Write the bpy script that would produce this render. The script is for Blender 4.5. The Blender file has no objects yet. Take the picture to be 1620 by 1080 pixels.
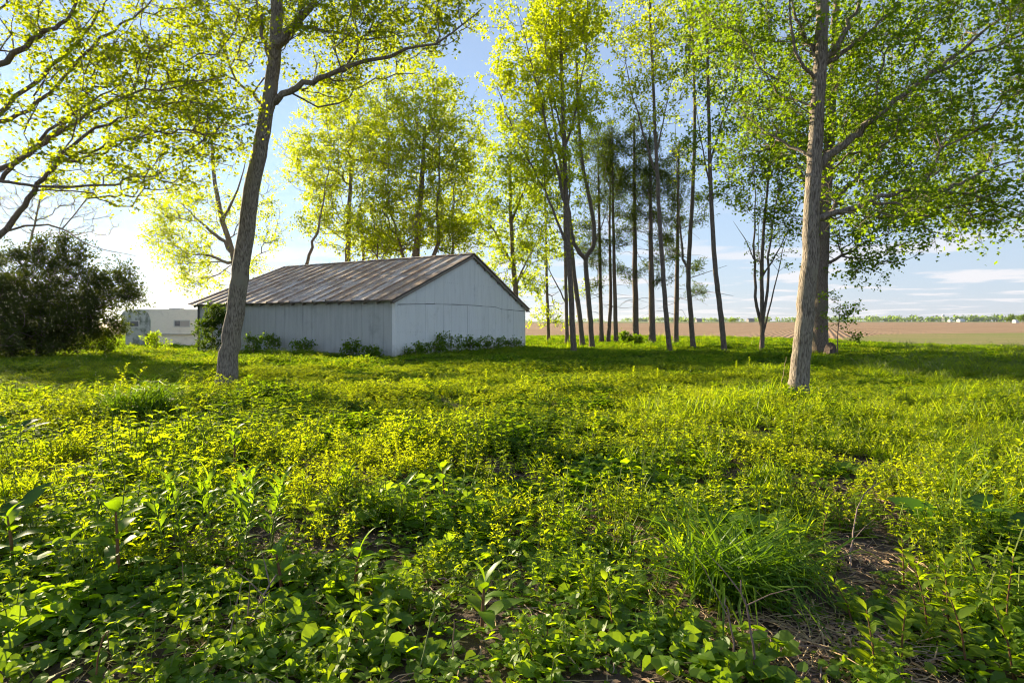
import bpy, math, random
import numpy as np
from mathutils import Vector, Matrix

# ------------------------------------------------------------------ camera, sky, sun, exposure
SC = bpy.context.scene
COL = SC.collection
EYE = 1.55
FPX = 900.0            # focal length in photo pixels (20 mm on 36 mm, 1620 px wide)
CX, HY = 810.0, 508.0  # principal column, horizon row
SUN_AZ, SUN_EL = math.radians(-44.0), math.radians(15.9)

cam_d = bpy.data.cameras.new('camera'); cam = bpy.data.objects.new('camera', cam_d); COL.objects.link(cam)
cam.location = (0, 0, EYE); cam.rotation_euler = (math.radians(90), 0, 0)
cam_d.sensor_width = 36; cam_d.lens = 20; cam_d.shift_y = -(540 - HY) / 1620
cam_d.clip_start = 0.05; cam_d.clip_end = 20000
SC.camera = cam

W = bpy.data.worlds.new('World'); SC.world = W; W.use_nodes = True
nt = W.node_tree; N = nt.nodes; Lk = nt.links
N.clear()
wo = N.new('ShaderNodeOutputWorld'); bg = N.new('ShaderNodeBackground')
sky = N.new('ShaderNodeTexSky'); sky.sky_type = 'NISHITA'; sky.sun_disc = False
sky.sun_elevation = SUN_EL; sky.sun_rotation = SUN_AZ
sky.air_density = 1.0; sky.dust_density = 0.0; sky.ozone_density = 1.6; sky.altitude = 200
bg.inputs['Strength'].default_value = 0.066
# small low clouds: noise on the direction projected to a cloud deck
tc = N.new('ShaderNodeTexCoord'); sep = N.new('ShaderNodeSeparateXYZ'); Lk.new(tc.outputs['Generated'], sep.inputs[0])
def mth(op, a, b=None, clamp=False):
    n = N.new('ShaderNodeMath'); n.operation = op; n.use_clamp = clamp
    for i, v in enumerate((a, b)):
        if v is None: continue
        if isinstance(v, (int, float)): n.inputs[i].default_value = v
        else: Lk.new(v, n.inputs[i])
    return n.outputs[0]
zz = mth('MAXIMUM', sep.outputs['Z'], 0.0)
zd = mth('ADD', zz, 0.05)
cmb = N.new('ShaderNodeCombineXYZ')
Lk.new(mth('ADD', mth('DIVIDE', sep.outputs['X'], zd), 3.3), cmb.inputs[0]); Lk.new(mth('ADD', mth('DIVIDE', sep.outputs['Y'], zd), 1.2), cmb.inputs[1])
nz = N.new('ShaderNodeTexNoise'); nz.inputs['Scale'].default_value = 0.8; nz.inputs['Detail'].default_value = 9; nz.inputs['Roughness'].default_value = 0.56
Lk.new(cmb.outputs[0], nz.inputs['Vector'])
rmp = N.new('ShaderNodeMapRange'); rmp.interpolation_type = 'SMOOTHSTEP'
rmp.inputs['From Min'].default_value = 0.50; rmp.inputs['From Max'].default_value = 0.61
Lk.new(nz.outputs['Fac'], rmp.inputs['Value'])
lowm = N.new('ShaderNodeMapRange'); lowm.interpolation_type = 'SMOOTHSTEP'
lowm.inputs['From Min'].default_value = 0.22; lowm.inputs['From Max'].default_value = 0.05
Lk.new(sep.outputs['Z'], lowm.inputs['Value'])
cf = mth('MULTIPLY', mth('MULTIPLY', rmp.outputs[0], lowm.outputs[0]), 0.85)
cl = N.new('ShaderNodeMixRGB'); cl.inputs['Color2'].default_value = (4.2, 4.1, 4.2, 1)
hz = N.new('ShaderNodeMapRange'); hz.interpolation_type = 'SMOOTHSTEP'
hz.inputs['From Min'].default_value = 0.30; hz.inputs['From Max'].default_value = 0.0
Lk.new(sep.outputs['Z'], hz.inputs['Value'])
hm = N.new('ShaderNodeMixRGB'); hm.inputs['Color2'].default_value = (2.2, 2.6, 3.5, 1)
Lk.new(mth('ADD', mth('MULTIPLY', hz.outputs[0], 0.33), 0.48), hm.inputs['Fac']); Lk.new(sky.outputs[0], hm.inputs['Color1'])
Lk.new(cf, cl.inputs['Fac']); Lk.new(hm.outputs[0], cl.inputs['Color1'])
Lk.new(cl.outputs[0], bg.inputs['Color']); Lk.new(bg.outputs[0], wo.inputs['Surface'])

sd = bpy.data.lights.new('sun', 'SUN'); sun = bpy.data.objects.new('sun', sd); COL.objects.link(sun)
sd.energy = 5.0; sd.angle = math.radians(0.53); sd.color = (1.0, 0.84, 0.55)
SUNV = Vector((math.sin(SUN_AZ) * math.cos(SUN_EL), math.cos(SUN_AZ) * math.cos(SUN_EL), math.sin(SUN_EL)))
sun.rotation_euler = SUNV.to_track_quat('Z', 'Y').to_euler()
sun.location = SUNV * 60

SC.view_settings.view_transform = 'Standard'; SC.view_settings.look = 'None'
SC.view_settings.gamma = 1; SC.view_settings.exposure = 1.85; SC.view_settings.use_curve_mapping = False
cy = SC.cycles
cy.max_bounces = 8; cy.diffuse_bounces = 4; cy.glossy_bounces = 1; cy.transmission_bounces = 6
cy.transparent_max_bounces = 4; cy.volume_bounces = 0; cy.caustics_reflective = False; cy.caustics_refractive = False
cy.use_denoising = True; cy.filter_width = 1.15; cy.use_adaptive_sampling = True; cy.adaptive_threshold = 0.025; cy.debug_use_spatial_splits = True; cy.sample_clamp_indirect = 6

# ------------------------------------------------------------------ helpers
rng = np.random.default_rng(7)
def smooth(a, b, x):
    t = np.clip((np.asarray(x, float) - a) / (b - a), 0, 1); return t * t * (3 - 2 * t)
def gh(x, y):
    """ground height"""
    x = np.asarray(x, float); y = np.asarray(y, float)
    f = 1 - smooth(45, 75, np.hypot(x, y))
    b = 0.05 * np.sin(0.9 * x + 0.4 * y + 1) + 0.04 * np.sin(-0.5 * x + 1.1 * y) + 0.03 * np.sin(1.7 * x - 0.8 * y + 2)
    return b * f * 0.8 - 0.3 * smooth(20, 46, y)
def P(px, py, Y):
    return np.array([(px - CX) / FPX * Y, Y, EYE - (py - HY) / FPX * Y])
def gp(px, py, lift=0.0):
    """ground point under a pixel"""
    Y = EYE * FPX / (py - HY)
    for _ in range(6):
        Y = (EYE - float(gh((px - CX) / FPX * Y, Y)) - lift) * FPX / (py - HY)
    x = (px - CX) / FPX * Y
    return np.array([x, Y, float(gh(x, Y))])

class MB:
    def __init__(s): s.v = []; s.f = []; s.n = 0
    def add(s, V, F, m=0):
        V = np.asarray(V, float).reshape(-1, 3); F = np.asarray(F, int)
        s.v.append(V); s.f.append((F + s.n, m)); s.n += len(V)
    def mesh(s, name, mats, off=None, smooth_sh=False):
        me = bpy.data.meshes.new(name)
        V = np.concatenate(s.v) if s.v else np.zeros((0, 3))
        if off is not None: V = V - np.asarray(off)
        loops = np.concatenate([f.ravel() for f, m in s.f])
        tot = np.concatenate([np.full(len(f), f.shape[1]) for f, m in s.f])
        mi = np.concatenate([np.full(len(f), m) for f, m in s.f])
        st = np.concatenate(([0], np.cumsum(tot)[:-1]))
        me.vertices.add(len(V)); me.vertices.foreach_set('co', V.ravel().astype(np.float32))
        me.loops.add(len(loops)); me.loops.foreach_set('vertex_index', loops.astype(np.int32))
        me.polygons.add(len(tot)); me.polygons.foreach_set('loop_start', st.astype(np.int32))
        if not isinstance(mats, (list, tuple)): mats = [mats]
        for m in mats: me.materials.append(m)
        me.polygons.foreach_set('material_index', mi.astype(np.int32))
        me.polygons.foreach_set('use_smooth', np.full(len(tot), smooth_sh))
        me.update(calc_edges=True)
        return me
def link(name, me, parent=None, loc=(0, 0, 0), rot=(0, 0, 0), kind=None):
    o = bpy.data.objects.new(name, me); COL.objects.link(o); o.location = loc; o.rotation_euler = rot
    if parent is not None: o.parent = parent
    if kind: o['kind'] = kind
    return o
def tag(o, label, cat=None, group=None, kind=None):
    o['label'] = label
    if cat: o['category'] = cat
    if group: o['group'] = group
    if kind: o['kind'] = kind
    return o
def thing(name, label, cat, loc, rz=0, group=None):
    o = bpy.data.objects.new(name, None); COL.objects.link(o); o.location = loc; o.rotation_euler = (0, 0, rz)
    o.empty_display_size = 0.2
    return tag(o, label, cat, group)

BOXF = np.array([[0, 3, 2, 1], [4, 5, 6, 7], [0, 1, 5, 4], [1, 2, 6, 5], [2, 3, 7, 6], [3, 0, 4, 7]])
def box(mb, lo, hi, m=0):
    (a, b, c), (d, e, f) = lo, hi
    mb.add([(a, b, c), (d, b, c), (d, e, c), (a, e, c), (a, b, f), (d, b, f), (d, e, f), (a, e, f)], BOXF, m)
def unit(v):
    v = np.asarray(v, float); return v / (np.linalg.norm(v, axis=-1, keepdims=True) + 1e-9)
def tube(mb, pts, rad, k=6, m=0, cap=False):
    pts = np.asarray(pts, float); n = len(pts); rad = np.broadcast_to(np.asarray(rad, float), (n,))
    tg = np.gradient(pts, axis=0); tg = unit(tg)
    ref = np.array([0.31, 0.17, 0.93]) if abs(tg[:, 2]).mean() < 0.8 else np.array([0.95, 0.21, 0.1])
    u = unit(np.cross(tg, ref)); w = np.cross(tg, u)
    a = np.arange(k) * 2 * math.pi / k
    V = pts[:, None] + rad[:, None, None] * (np.cos(a)[None, :, None] * u[:, None] + np.sin(a)[None, :, None] * w[:, None])
    i = np.arange(n - 1)[:, None] * k; j = np.arange(k)[None]; j2 = (j + 1) % k
    F = np.stack([i + j, i + j2, i + k + j2, i + k + j], -1).reshape(-1, 4)
    mb.add(V.reshape(-1, 3), F, m)
    if cap:
        mb.add(V[-1], np.array([list(range(k))]), m)
def smooth_path(pts, per=4):
    """Catmull-Rom through points"""
    p = np.asarray(pts, float)
    if len(p) < 3: 
        t = np.linspace(0, 1, per + 1)[:, None]; return p[0] * (1 - t) + p[-1] * t
    q = np.vstack([2 * p[0] - p[1], p, 2 * p[-1] - p[-2]]); out = []
    for i in range(1, len(q) - 2):
        t = np.linspace(0, 1, per, endpoint=False)[:, None]
        a, b, c, d = q[i - 1], q[i], q[i + 1], q[i + 2]
        out.append(0.5 * (2 * b + (c - a) * t + (2 * a - 5 * b + 4 * c - d) * t ** 2 + (3 * b - a - 3 * c + d) * t ** 3))
    out.append(p[-1:]); return np.vstack(out)

# ------------------------------------------------------------------ materials
class NT:
    def __init__(s, name):
        s.m = bpy.data.materials.new(name); s.m.use_nodes = True
        s.t = s.m.node_tree; s.t.nodes.clear()
        s.out = s.t.nodes.new('ShaderNodeOutputMaterial')
    def n(s, typ, **kw):
        nd = s.t.nodes.new(typ)
        for k, v in kw.items():
            if k in nd.inputs and not hasattr(nd, k): s.set(nd, k, v)
            elif hasattr(nd, k): setattr(nd, k, v)
            else: s.set(nd, k.replace('_', ' '), v)
        return nd
    def set(s, nd, k, v):
        if isinstance(v, bpy.types.NodeSocket): s.t.links.new(v, nd.inputs[k])
        else:
            if isinstance(v, tuple) and len(v) == 3 and nd.inputs[k].type == 'RGBA': v = v + (1,)
            nd.inputs[k].default_value = v
    def noise(s, vec, scale, detail=4, rough=0.55, dist=0.0):
        nd = s.n('ShaderNodeTexNoise'); s.set(nd, 'Scale', scale); s.set(nd, 'Detail', detail); s.set(nd, 'Roughness', rough); s.set(nd, 'Distortion', dist)
        if vec is not None: s.set(nd, 'Vector', vec)
        return nd.outputs['Fac']
    def mapv(s, vec, scale=(1, 1, 1), loc=(0, 0, 0), rot=(0, 0, 0)):
        nd = s.n('ShaderNodeMapping'); s.set(nd, 'Vector', vec); s.set(nd, 'Scale', scale); s.set(nd, 'Location', loc); s.set(nd, 'Rotation', rot)
        return nd.outputs[0]
    def ramp(s, fac, a, b):
        nd = s.n('ShaderNodeMapRange'); nd.interpolation_type = 'SMOOTHSTEP'
        s.set(nd, 'Value', fac); s.set(nd, 'From Min', a); s.set(nd, 'From Max', b); return nd.outputs[0]
    def mix(s, fac, c1, c2, bt='MIX'):
        nd = s.n('ShaderNodeMixRGB'); nd.blend_type = bt
        s.set(nd, 'Fac', fac); s.set(nd, 'Color1', c1); s.set(nd, 'Color2', c2); return nd.outputs[0]
    def math(s, op, a, b=0.0):
        nd = s.n('ShaderNodeMath'); nd.operation = op; s.set(nd, 0, a); s.set(nd, 1, b); return nd.outputs[0]
    def bump(s, h, strength, dist):
        nd = s.n('ShaderNodeBump'); s.set(nd, 'Strength', strength); s.set(nd, 'Distance', dist); s.set(nd, 'Height', h); return nd.outputs[0]
    def bsdf(s, col, rough=0.8, normal=None, spec=0.3, metal=0.0):
        b = s.n('ShaderNodeBsdfPrincipled'); s.set(b, 'Base Color', col); s.set(b, 'Roughness', rough)
        s.set(b, 'Specular IOR Level', spec); s.set(b, 'Metallic', metal)
        if normal is not None: s.set(b, 'Normal', normal)
        s.t.links.new(b.outputs[0], s.out.inputs['Surface']); return b
    def obj(s): return s.n('ShaderNodeTexCoord').outputs['Object']
    def rnd(s): return s.n('ShaderNodeObjectInfo').outputs['Random']
    def isl(s): return s.n('ShaderNodeNewGeometry').outputs['Random Per Island']
    def pos(s): return s.n('ShaderNodeNewGeometry').outputs['Position']

def leaf_mat(name, d1, d2, t1, t2, mixf=0.5, gloss=0.06, rough=0.42, perobj=0.5):
    s = NT(name); r = s.isl()
    at = s.n('ShaderNodeAttribute'); at.attribute_name = 'tint'; ro = s.math('ADD', at.outputs['Fac'], s.math('MULTIPLY', s.rnd(), 0.5 if perobj < 0.3 else 0.0))
    f = s.math('ADD', s.math('MULTIPLY', r, 1 - perobj), s.math('MULTIPLY', ro, perobj))
    dc = s.mix(f, d1, d2); tcx = s.mix(f, t1, t2)
    d = s.n('ShaderNodeBsdfDiffuse'); s.set(d, 'Color', dc)
    t = s.n('ShaderNodeBsdfTranslucent'); s.set(t, 'Color', tcx)
    g = s.n('ShaderNodeBsdfGlossy'); s.set(g, 'Color', (0.9, 0.92, 0.9)); s.set(g, 'Roughness', rough)
    m1 = s.n('ShaderNodeMixShader'); s.set(m1, 0, mixf); s.set(m1, 1, d.outputs[0]); s.set(m1, 2, t.outputs[0])
    m2 = s.n('ShaderNodeMixShader'); s.set(m2, 0, gloss); s.set(m2, 1, m1.outputs[0]); s.set(m2, 2, g.outputs[0])
    s.t.links.new(m2.outputs[0], s.out.inputs['Surface']); return s.m

M = {}
def leaves(nm, dr, dg, tr, tg, mixf=0.5, gloss=0.05, rough=0.45, per=0.15, v=0.42):
    M[nm] = leaf_mat(nm, (dr, dg, dg * 0.10), (dr * (1 + v), dg * (1 + v * .75), dg * 0.13), (tr, tg, 0.004), (tr * (1 + v), tg * (1 + v * .7), 0.008), mixf, gloss, rough, per)
leaves('leaf_maple', .075, .110, .42, .52, .56, .012)
leaves('leaf_right', .056, .098, .26, .41, .53, .012)
leaves('leaf_back', .085, .115, .44, .57, .64, .008)
leaves('leaf_yellow', .105, .135, .52, .63, .64, .008)
leaves('needle', .040, .066, .13, .20, .45, .01)
leaves('cedar', .030, .050, .10, .14, .4, .01)
leaves('weed', .085, .140, .40, .56, .55, .012, .45, .5)
leaves('weed_fine', .115, .160, .52, .63, .58, .01, .5, .5)
leaves('ivy', .072, .140, .32, .50, .52, .018, .42, .5)
leaves('grass', .080, .138, .40, .55, .52, .018, .42, .5)
leaves('weed_shade_tone', .034, .080, .24, .40, .5, .008, .5, .5)  # weed green darkened in its own colour to deepen the shade band
leaves('poke', .072, .138, .30, .50, .5, .025, .4, .3)
leaves('dark_leaf', .030, .080, .08, .20, .4, .025, .45, .3)
leaves('elder', .032, .070, .12, .20, .45, .01)
leaves('grass_tuft', .048, .105, .20, .36, .48, .018, .42, .3)
leaves('grass_dark', .045, .085, .18, .29, .45, .02, .45, .3)

def bark_mat(name, c1, c2, c3, sc=1.0, bs=0.7):
    s = NT(name); o = s.obj()
    v = s.mapv(o, (34 * sc, 34 * sc, 5.0 * sc)); a = s.noise(v, 1.6, 6, 0.6, 0.4)
    b = s.noise(o, 2.2, 4); vor = s.n('ShaderNodeTexVoronoi'); s.set(vor, 'Vector', s.mapv(o, (44 * sc, 44 * sc, 8 * sc))); s.set(vor, 'Scale', 1.3)
    h = s.math('ADD', a, s.math('MULTIPLY', vor.outputs['Distance'], 0.5))
    col = s.mix(s.ramp(a, 0.36, 0.62), c1, c2); col = s.mix(s.ramp(b, 0.5, 0.68), col, c3)
    s.bsdf(col, 0.9, s.bump(h, 0.9, 0.024), 0.2); return s.m
M['bark_grey'] = bark_mat('bark_grey', (0.10, 0.078, 0.060), (0.34, 0.285, 0.235), (0.26, 0.225, 0.175))
M['bark_warm'] = bark_mat('bark_warm', (0.095, 0.068, 0.05), (0.28, 0.215, 0.165), (0.20, 0.165, 0.115))
M['bark_grove'] = bark_mat('bark_grove', (0.075, 0.056, 0.042), (0.23, 0.18, 0.14), (0.17, 0.14, 0.10))
M['bark_pine'] = bark_mat('bark_pine', (0.085, 0.062, 0.05), (0.23, 0.175, 0.145), (0.16, 0.125, 0.10))

def simple_mat(name, c1, c2, scale=8, rough=0.85, bump=0.3, dist=0.01, perobj=0.0, spec=0.25):
    s = NT(name); o = s.obj(); f = s.noise(o, scale, 5, 0.6)
    col = s.mix(s.ramp(f, 0.3, 0.7), c1, c2)
    if perobj: col = s.mix(s.math('MULTIPLY', s.rnd(), perobj), col, tuple(x * 0.45 for x in c1))
    s.bsdf(col, rough, s.bump(f, bump, dist), spec); return s.m
M['stem'] = simple_mat('stem', (0.10, 0.14, 0.03), (0.16, 0.19, 0.05), 20)
M['stem_red'] = simple_mat('stem_red', (0.16, 0.06, 0.035), (0.20, 0.12, 0.05), 20)
M['dry'] = simple_mat('dry', (0.34, 0.22, 0.13), (0.24, 0.15, 0.09), 14)
M['straw'] = simple_mat('straw', (0.46, 0.34, 0.20), (0.34, 0.24, 0.14), 14)
M['twig'] = simple_mat('twig', (0.16, 0.105, 0.09), (0.26, 0.19, 0.165), 18)
M['wood'] = simple_mat('wood', (0.19, 0.155, 0.13), (0.28, 0.24, 0.21), 6)
M['core'] = simple_mat('core', (0.06, 0.058, 0.06), (0.08, 0.075, 0.075), 6)
M['stump'] = simple_mat('stump', (0.075, 0.05, 0.038), (0.14, 0.10, 0.08), 9, bump=0.7, dist=0.04)
M['far_white'] = simple_mat('far_white', (0.75, 0.75, 0.75), (0.68, 0.68, 0.68), 1)
M['far_roof'] = simple_mat('far_roof', (0.16, 0.15, 0.16), (0.2, 0.19, 0.19), 1)
M['far_red'] = simple_mat('far_red', (0.27, 0.26, 0.27), (0.22, 0.2, 0.2), 1)

def mat_ground():
    s = NT('soil'); p = s.pos()
    a = s.noise(p, 2.5, 8, 0.65); b = s.noise(p, 18, 5, 0.7); c = s.noise(p, 0.5, 3)
    col = s.mix(s.ramp(a, 0.35, 0.65), (0.040, 0.028, 0.021), (0.085, 0.060, 0.046))
    col = s.mix(s.ramp(b, 0.55, 0.7), col, (0.19, 0.14, 0.105))
    sp = s.n('ShaderNodeSeparateXYZ'); s.set(sp, 0, p)
    far = s.ramp(sp.outputs[1], 6, 16)
    gcol = s.mix(s.ramp(b, 0.4, 0.6), (0.045, 0.075, 0.016), (0.08, 0.11, 0.022))
    col = s.mix(s.math('MULTIPLY', far, 0.85), col, gcol)
    s.bsdf(col, 0.95, s.bump(s.math('ADD', a, s.math('MULTIPLY', b, 0.5)), 0.9, 0.06), 0.15); return s.m
M['soil'] = mat_ground()
def mat_field(name, c1, c2, c3, ang):
    s = NT(name); p = s.pos()
    v = s.mapv(p, (1, 1, 1), (0, 0, 0), (0, 0, ang))
    w = s.n('ShaderNodeTexWave'); s.set(w, 'Vector', v); s.set(w, 'Scale', 0.42); s.set(w, 'Distortion', 2.2); s.set(w, 'Detail', 3); s.set(w, 'Detail Scale', 1.5)
    w2 = s.n('ShaderNodeTexWave'); s.set(w2, 'Vector', v); s.set(w2, 'Scale', 0.07); s.set(w2, 'Distortion', 1.0); s.set(w2, 'Detail', 2)
    a = s.noise(p, 0.05, 5, 0.6); b = s.noise(p, 4, 5, 0.7)
    col = s.mix(s.ramp(a, 0.35, 0.65), c1, c2)
    col = s.mix(s.math('MULTIPLY', s.ramp(b, 0.45, 0.65), 0.75), col, c3)
    col = s.mix(s.math('MULTIPLY', w.outputs['Fac'], 0.16), col, tuple(x * 0.6 for x in c1))
    col = s.mix(s.math('MULTIPLY', w2.outputs['Fac'], 0.25), col, c3)
    s.bsdf(col, 0.95, s.bump(s.math('ADD', b, w.outputs['Fac']), 0.8, 0.12), 0.1); return s.m
M['field'] = mat_field('field', (0.29, 0.195, 0.125), (0.345, 0.24, 0.16), (0.20, 0.13, 0.085), 0.5)
M['field_green'] = mat_field('field_green', (0.27, 0.22, 0.11), (0.20, 0.22, 0.075), (0.14, 0.18, 0.045), 1.2)
M['field_far'] = mat_field('field_far', (0.16, 0.19, 0.06), (0.2, 0.21, 0.08), (0.13, 0.16, 0.05), 0.2)

def mat_wall():
    s = NT('white_sheet_metal'); o = s.obj()
    r = s.rnd()
    wv = s.n('ShaderNodeTexWave'); wv.bands_direction = 'X'; s.set(wv, 'Vector', o); s.set(wv, 'Scale', 4.6); s.set(wv, 'Distortion', 0.0)
    n1 = s.noise(s.mapv(s.pos(), (6, 6, 0.7)), 1.0, 6, 0.65); n2 = s.noise(s.pos(), 1.3, 5, 0.6); n3 = s.noise(s.pos(), 9, 4, 0.6)
    col = s.mix(s.ramp(n1, 0.42, 0.72), (0.86, 0.855, 0.84), (0.77, 0.765, 0.75))
    col = s.mix(s.math('MULTIPLY', s.ramp(n2, 0.58, 0.74), 0.55), col, (0.50, 0.50, 0.46))
    col = s.mix(s.math('MULTIPLY', s.ramp(n3, 0.66, 0.72), 0.4), col, (0.30, 0.25, 0.21))
    col = s.mix(s.math('MULTIPLY', r, 0.22), col, (0.70, 0.70, 0.70))
    sp = s.n('ShaderNodeSeparateXYZ'); s.set(sp, 0, s.pos())
    mud = s.ramp(s.math('ADD', sp.outputs[2], s.math('MULTIPLY', n3, 0.9)), 0.95, 0.25)
    col = s.mix(s.math('MULTIPLY', mud, 0.6), col, (0.30, 0.25, 0.19))
    s.bsdf(col, 0.6, s.bump(s.math('ADD', wv.outputs['Fac'], s.math('MULTIPLY', n2, 0.5)), 0.5, 0.014), 0.3); return s.m
M['wall'] = mat_wall()
def mat_wall2():
    s = NT('grey_sheet_metal'); o = s.obj(); r = s.rnd()
    wv = s.n('ShaderNodeTexWave'); wv.bands_direction = 'X'; s.set(wv, 'Vector', o); s.set(wv, 'Scale', 4.6)
    n1 = s.noise(s.mapv(s.pos(), (5, 5, 0.45)), 1.0, 6, 0.65); n2 = s.noise(s.pos(), 1.1, 5, 0.6)
    col = s.mix(s.ramp(n1, 0.38, 0.7), (0.48, 0.485, 0.47), (0.38, 0.385, 0.375))
    col = s.mix(s.math('MULTIPLY', s.ramp(n2, 0.55, 0.75), 0.5), col, (0.22, 0.215, 0.20))
    col = s.mix(s.math('MULTIPLY', r, 0.3), col, (0.50, 0.505, 0.50))
    s.bsdf(col, 0.55, s.bump(wv.outputs['Fac'], 0.5, 0.014), 0.35, 0.15); return s.m
M['wall_grey'] = mat_wall2()
def mat_roof():
    s = NT('weathered_roof_metal'); o = s.obj(); r = s.rnd()
    off = s.n('ShaderNodeVectorMath'); off.operation = 'ADD'; s.set(off, 0, o)
    cm = s.n('ShaderNodeCombineXYZ'); s.set(cm, 0, s.math('MULTIPLY', r, 40.0)); s.set(cm, 1, s.math('MULTIPLY', r, 23.0)); s.set(off, 1, cm.outputs[0])
    n1 = s.noise(s.mapv(off.outputs[0], (3.2, 0.7, 1)), 1.1, 7, 0.65, 0.4); n2 = s.noise(off.outputs[0], 7, 6, 0.7); n3 = s.noise(off.outputs[0], 0.55, 3)
    grey = s.mix(s.ramp(n2, 0.35, 0.65), (0.46, 0.40, 0.35), (0.68, 0.61, 0.55))
    rust = s.mix(s.ramp(n2, 0.35, 0.7), (0.27, 0.175, 0.115), (0.45, 0.33, 0.245))
    f = s.ramp(s.math('ADD', s.math('ADD', n1, s.math('MULTIPLY', n3, 0.5)), s.math('MULTIPLY', r, 0.22)), 0.62, 0.90)
    col = s.mix(f, grey, rust)
    s.bsdf(col, 0.62, s.bump(n2, 0.25, 0.01), 0.3); return s.m
M['roof'] = mat_roof()
def mat_trailer(name, base, dirt, d0, d1):
    s = NT(name); o = s.obj()
    n1 = s.noise(s.mapv(o, (1.4, 1, 1.0)), 1.5, 6, 0.65); n2 = s.noise(s.mapv(o, (3, 3, 14)), 1.0, 4, 0.6)
    col = s.mix(s.ramp(n1, d0, d1), base, dirt); col = s.mix(s.math('MULTIPLY', s.ramp(n2, 0.5, 0.65), 0.35), col, tuple(x * 0.75 for x in base))
    s.bsdf(col, 0.5, s.bump(n1, 0.1, 0.01), 0.4); return s.m
M['tr_grey'] = mat_trailer('mossy_grey_siding', (0.50, 0.52, 0.50), (0.16, 0.18, 0.14), 0.42, 0.64)
M['tr_cream'] = mat_trailer('cream_siding', (0.90, 0.82, 0.70), (0.66, 0.58, 0.48), 0.55, 0.8)
s = NT('window_glass'); s.bsdf((0.10, 0.11, 0.12), 0.06, None, 0.8); M['glass'] = s.m
s = NT('curtain'); s.bsdf((0.45, 0.40, 0.36), 0.9); M['curtain'] = s.m
M['trim'] = simple_mat('aluminium_trim', (0.62, 0.60, 0.57), (0.5, 0.48, 0.46), 5, 0.45)
M['dark'] = simple_mat('recess_shade', (0.03, 0.028, 0.026), (0.045, 0.04, 0.036), 5)

# ------------------------------------------------------------------ ground and fields
def axis(near, step, far, n):
    a = np.arange(0, near + 1e-6, step); b = near + (far - near) * (np.linspace(0, 1, n + 1)[1:] ** 3)
    return np.concatenate([a, b])
ax = axis(62, 0.6, 4000, 24); xs = np.concatenate([-ax[:0:-1], ax]); yb = axis(12, 0.6, 300, 8)
ys = np.concatenate([-yb[:0:-1], axis(76, 0.6, 4000, 24)])
X, Y = np.meshgrid(xs, ys); Z = gh(X, Y)
V = np.stack([X, Y, Z], -1).reshape(-1, 3); nx = len(xs); ny = len(ys)
i = (np.arange(ny - 1)[:, None] * nx + np.arange(nx - 1)[None]).ravel()
g = MB(); g.add(V, np.stack([i, i + 1, i + nx + 1, i + nx], -1))
link('ground', g.mesh('ground', M['soil'], smooth_sh=True), kind='structure')['label'] = 'dark soil under the weeds'
def sheet(name, poly, z, mat, label):
    b = MB(); p = np.array([(x, y, z) for x, y in poly]); b.add(p, np.array([list(range(len(p)))]))
    o = link(name, b.mesh(name, mat), kind='structure'); o['label'] = label
def xy(px, Y): return ((px - CX) / FPX * Y, Y)
FZ = -0.30
edge = [xy(1900, 27), xy(1620, 36), xy(1450, 43), xy(1350, 51), xy(1240, 62), xy(1000, 66), xy(830, 69), xy(400, 76), xy(-300, 90)]
sheet('ploughed_field', edge + [(-3900, 300), (-3900, 2600), (3900, 2600), (3900, 40)], FZ + 0.03, M['field'], 'bare ploughed brown field beyond the trees')
sheet('green_strip_field', [xy(1900, 27.6), xy(1620, 36.6), xy(1450, 43.8), xy(1352, 52), xy(1330, 60), xy(1400, 80), xy(1620, 88), xy(2600, 95)], FZ + 0.05, M['field_green'], 'strip of sprouting green field at the right')
sheet('far_green_field', [(-3900, 800), (260, 560), (240, 860), (3900, 1400), (3900, 2500), (-3900, 2500)], FZ + 0.09, M['field_far'], 'thin green field near the horizon')

# ------------------------------------------------------------------ barn
BN = np.array([-5.22, 25.4]); GD = np.array([0.4917, 0.8708]); LD = np.array([-0.8708, 0.4917])
BW, BL = 12.22, 14.6
SR = 6.2                                     # ridge position across the gable
def bz_front(s_): return 2.60 + (5.10 - 2.60) / SR * s_
def bz_back(s_): return 5.10 - (5.10 - 2.44) / (BW - SR) * (s_ - SR)
def wz(s_): return bz_front(s_) if s_ <= SR else bz_back(s_)
barn = thing('barn', 'low white and grey sheet metal barn with rust streaked roof', 'barn', (BN[0], BN[1], 0))
barn.rotation_euler = (0, 0, math.atan2(GD[1], GD[0]))   # local x = across the gable, local y = along the barn
BASE = -0.45
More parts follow.
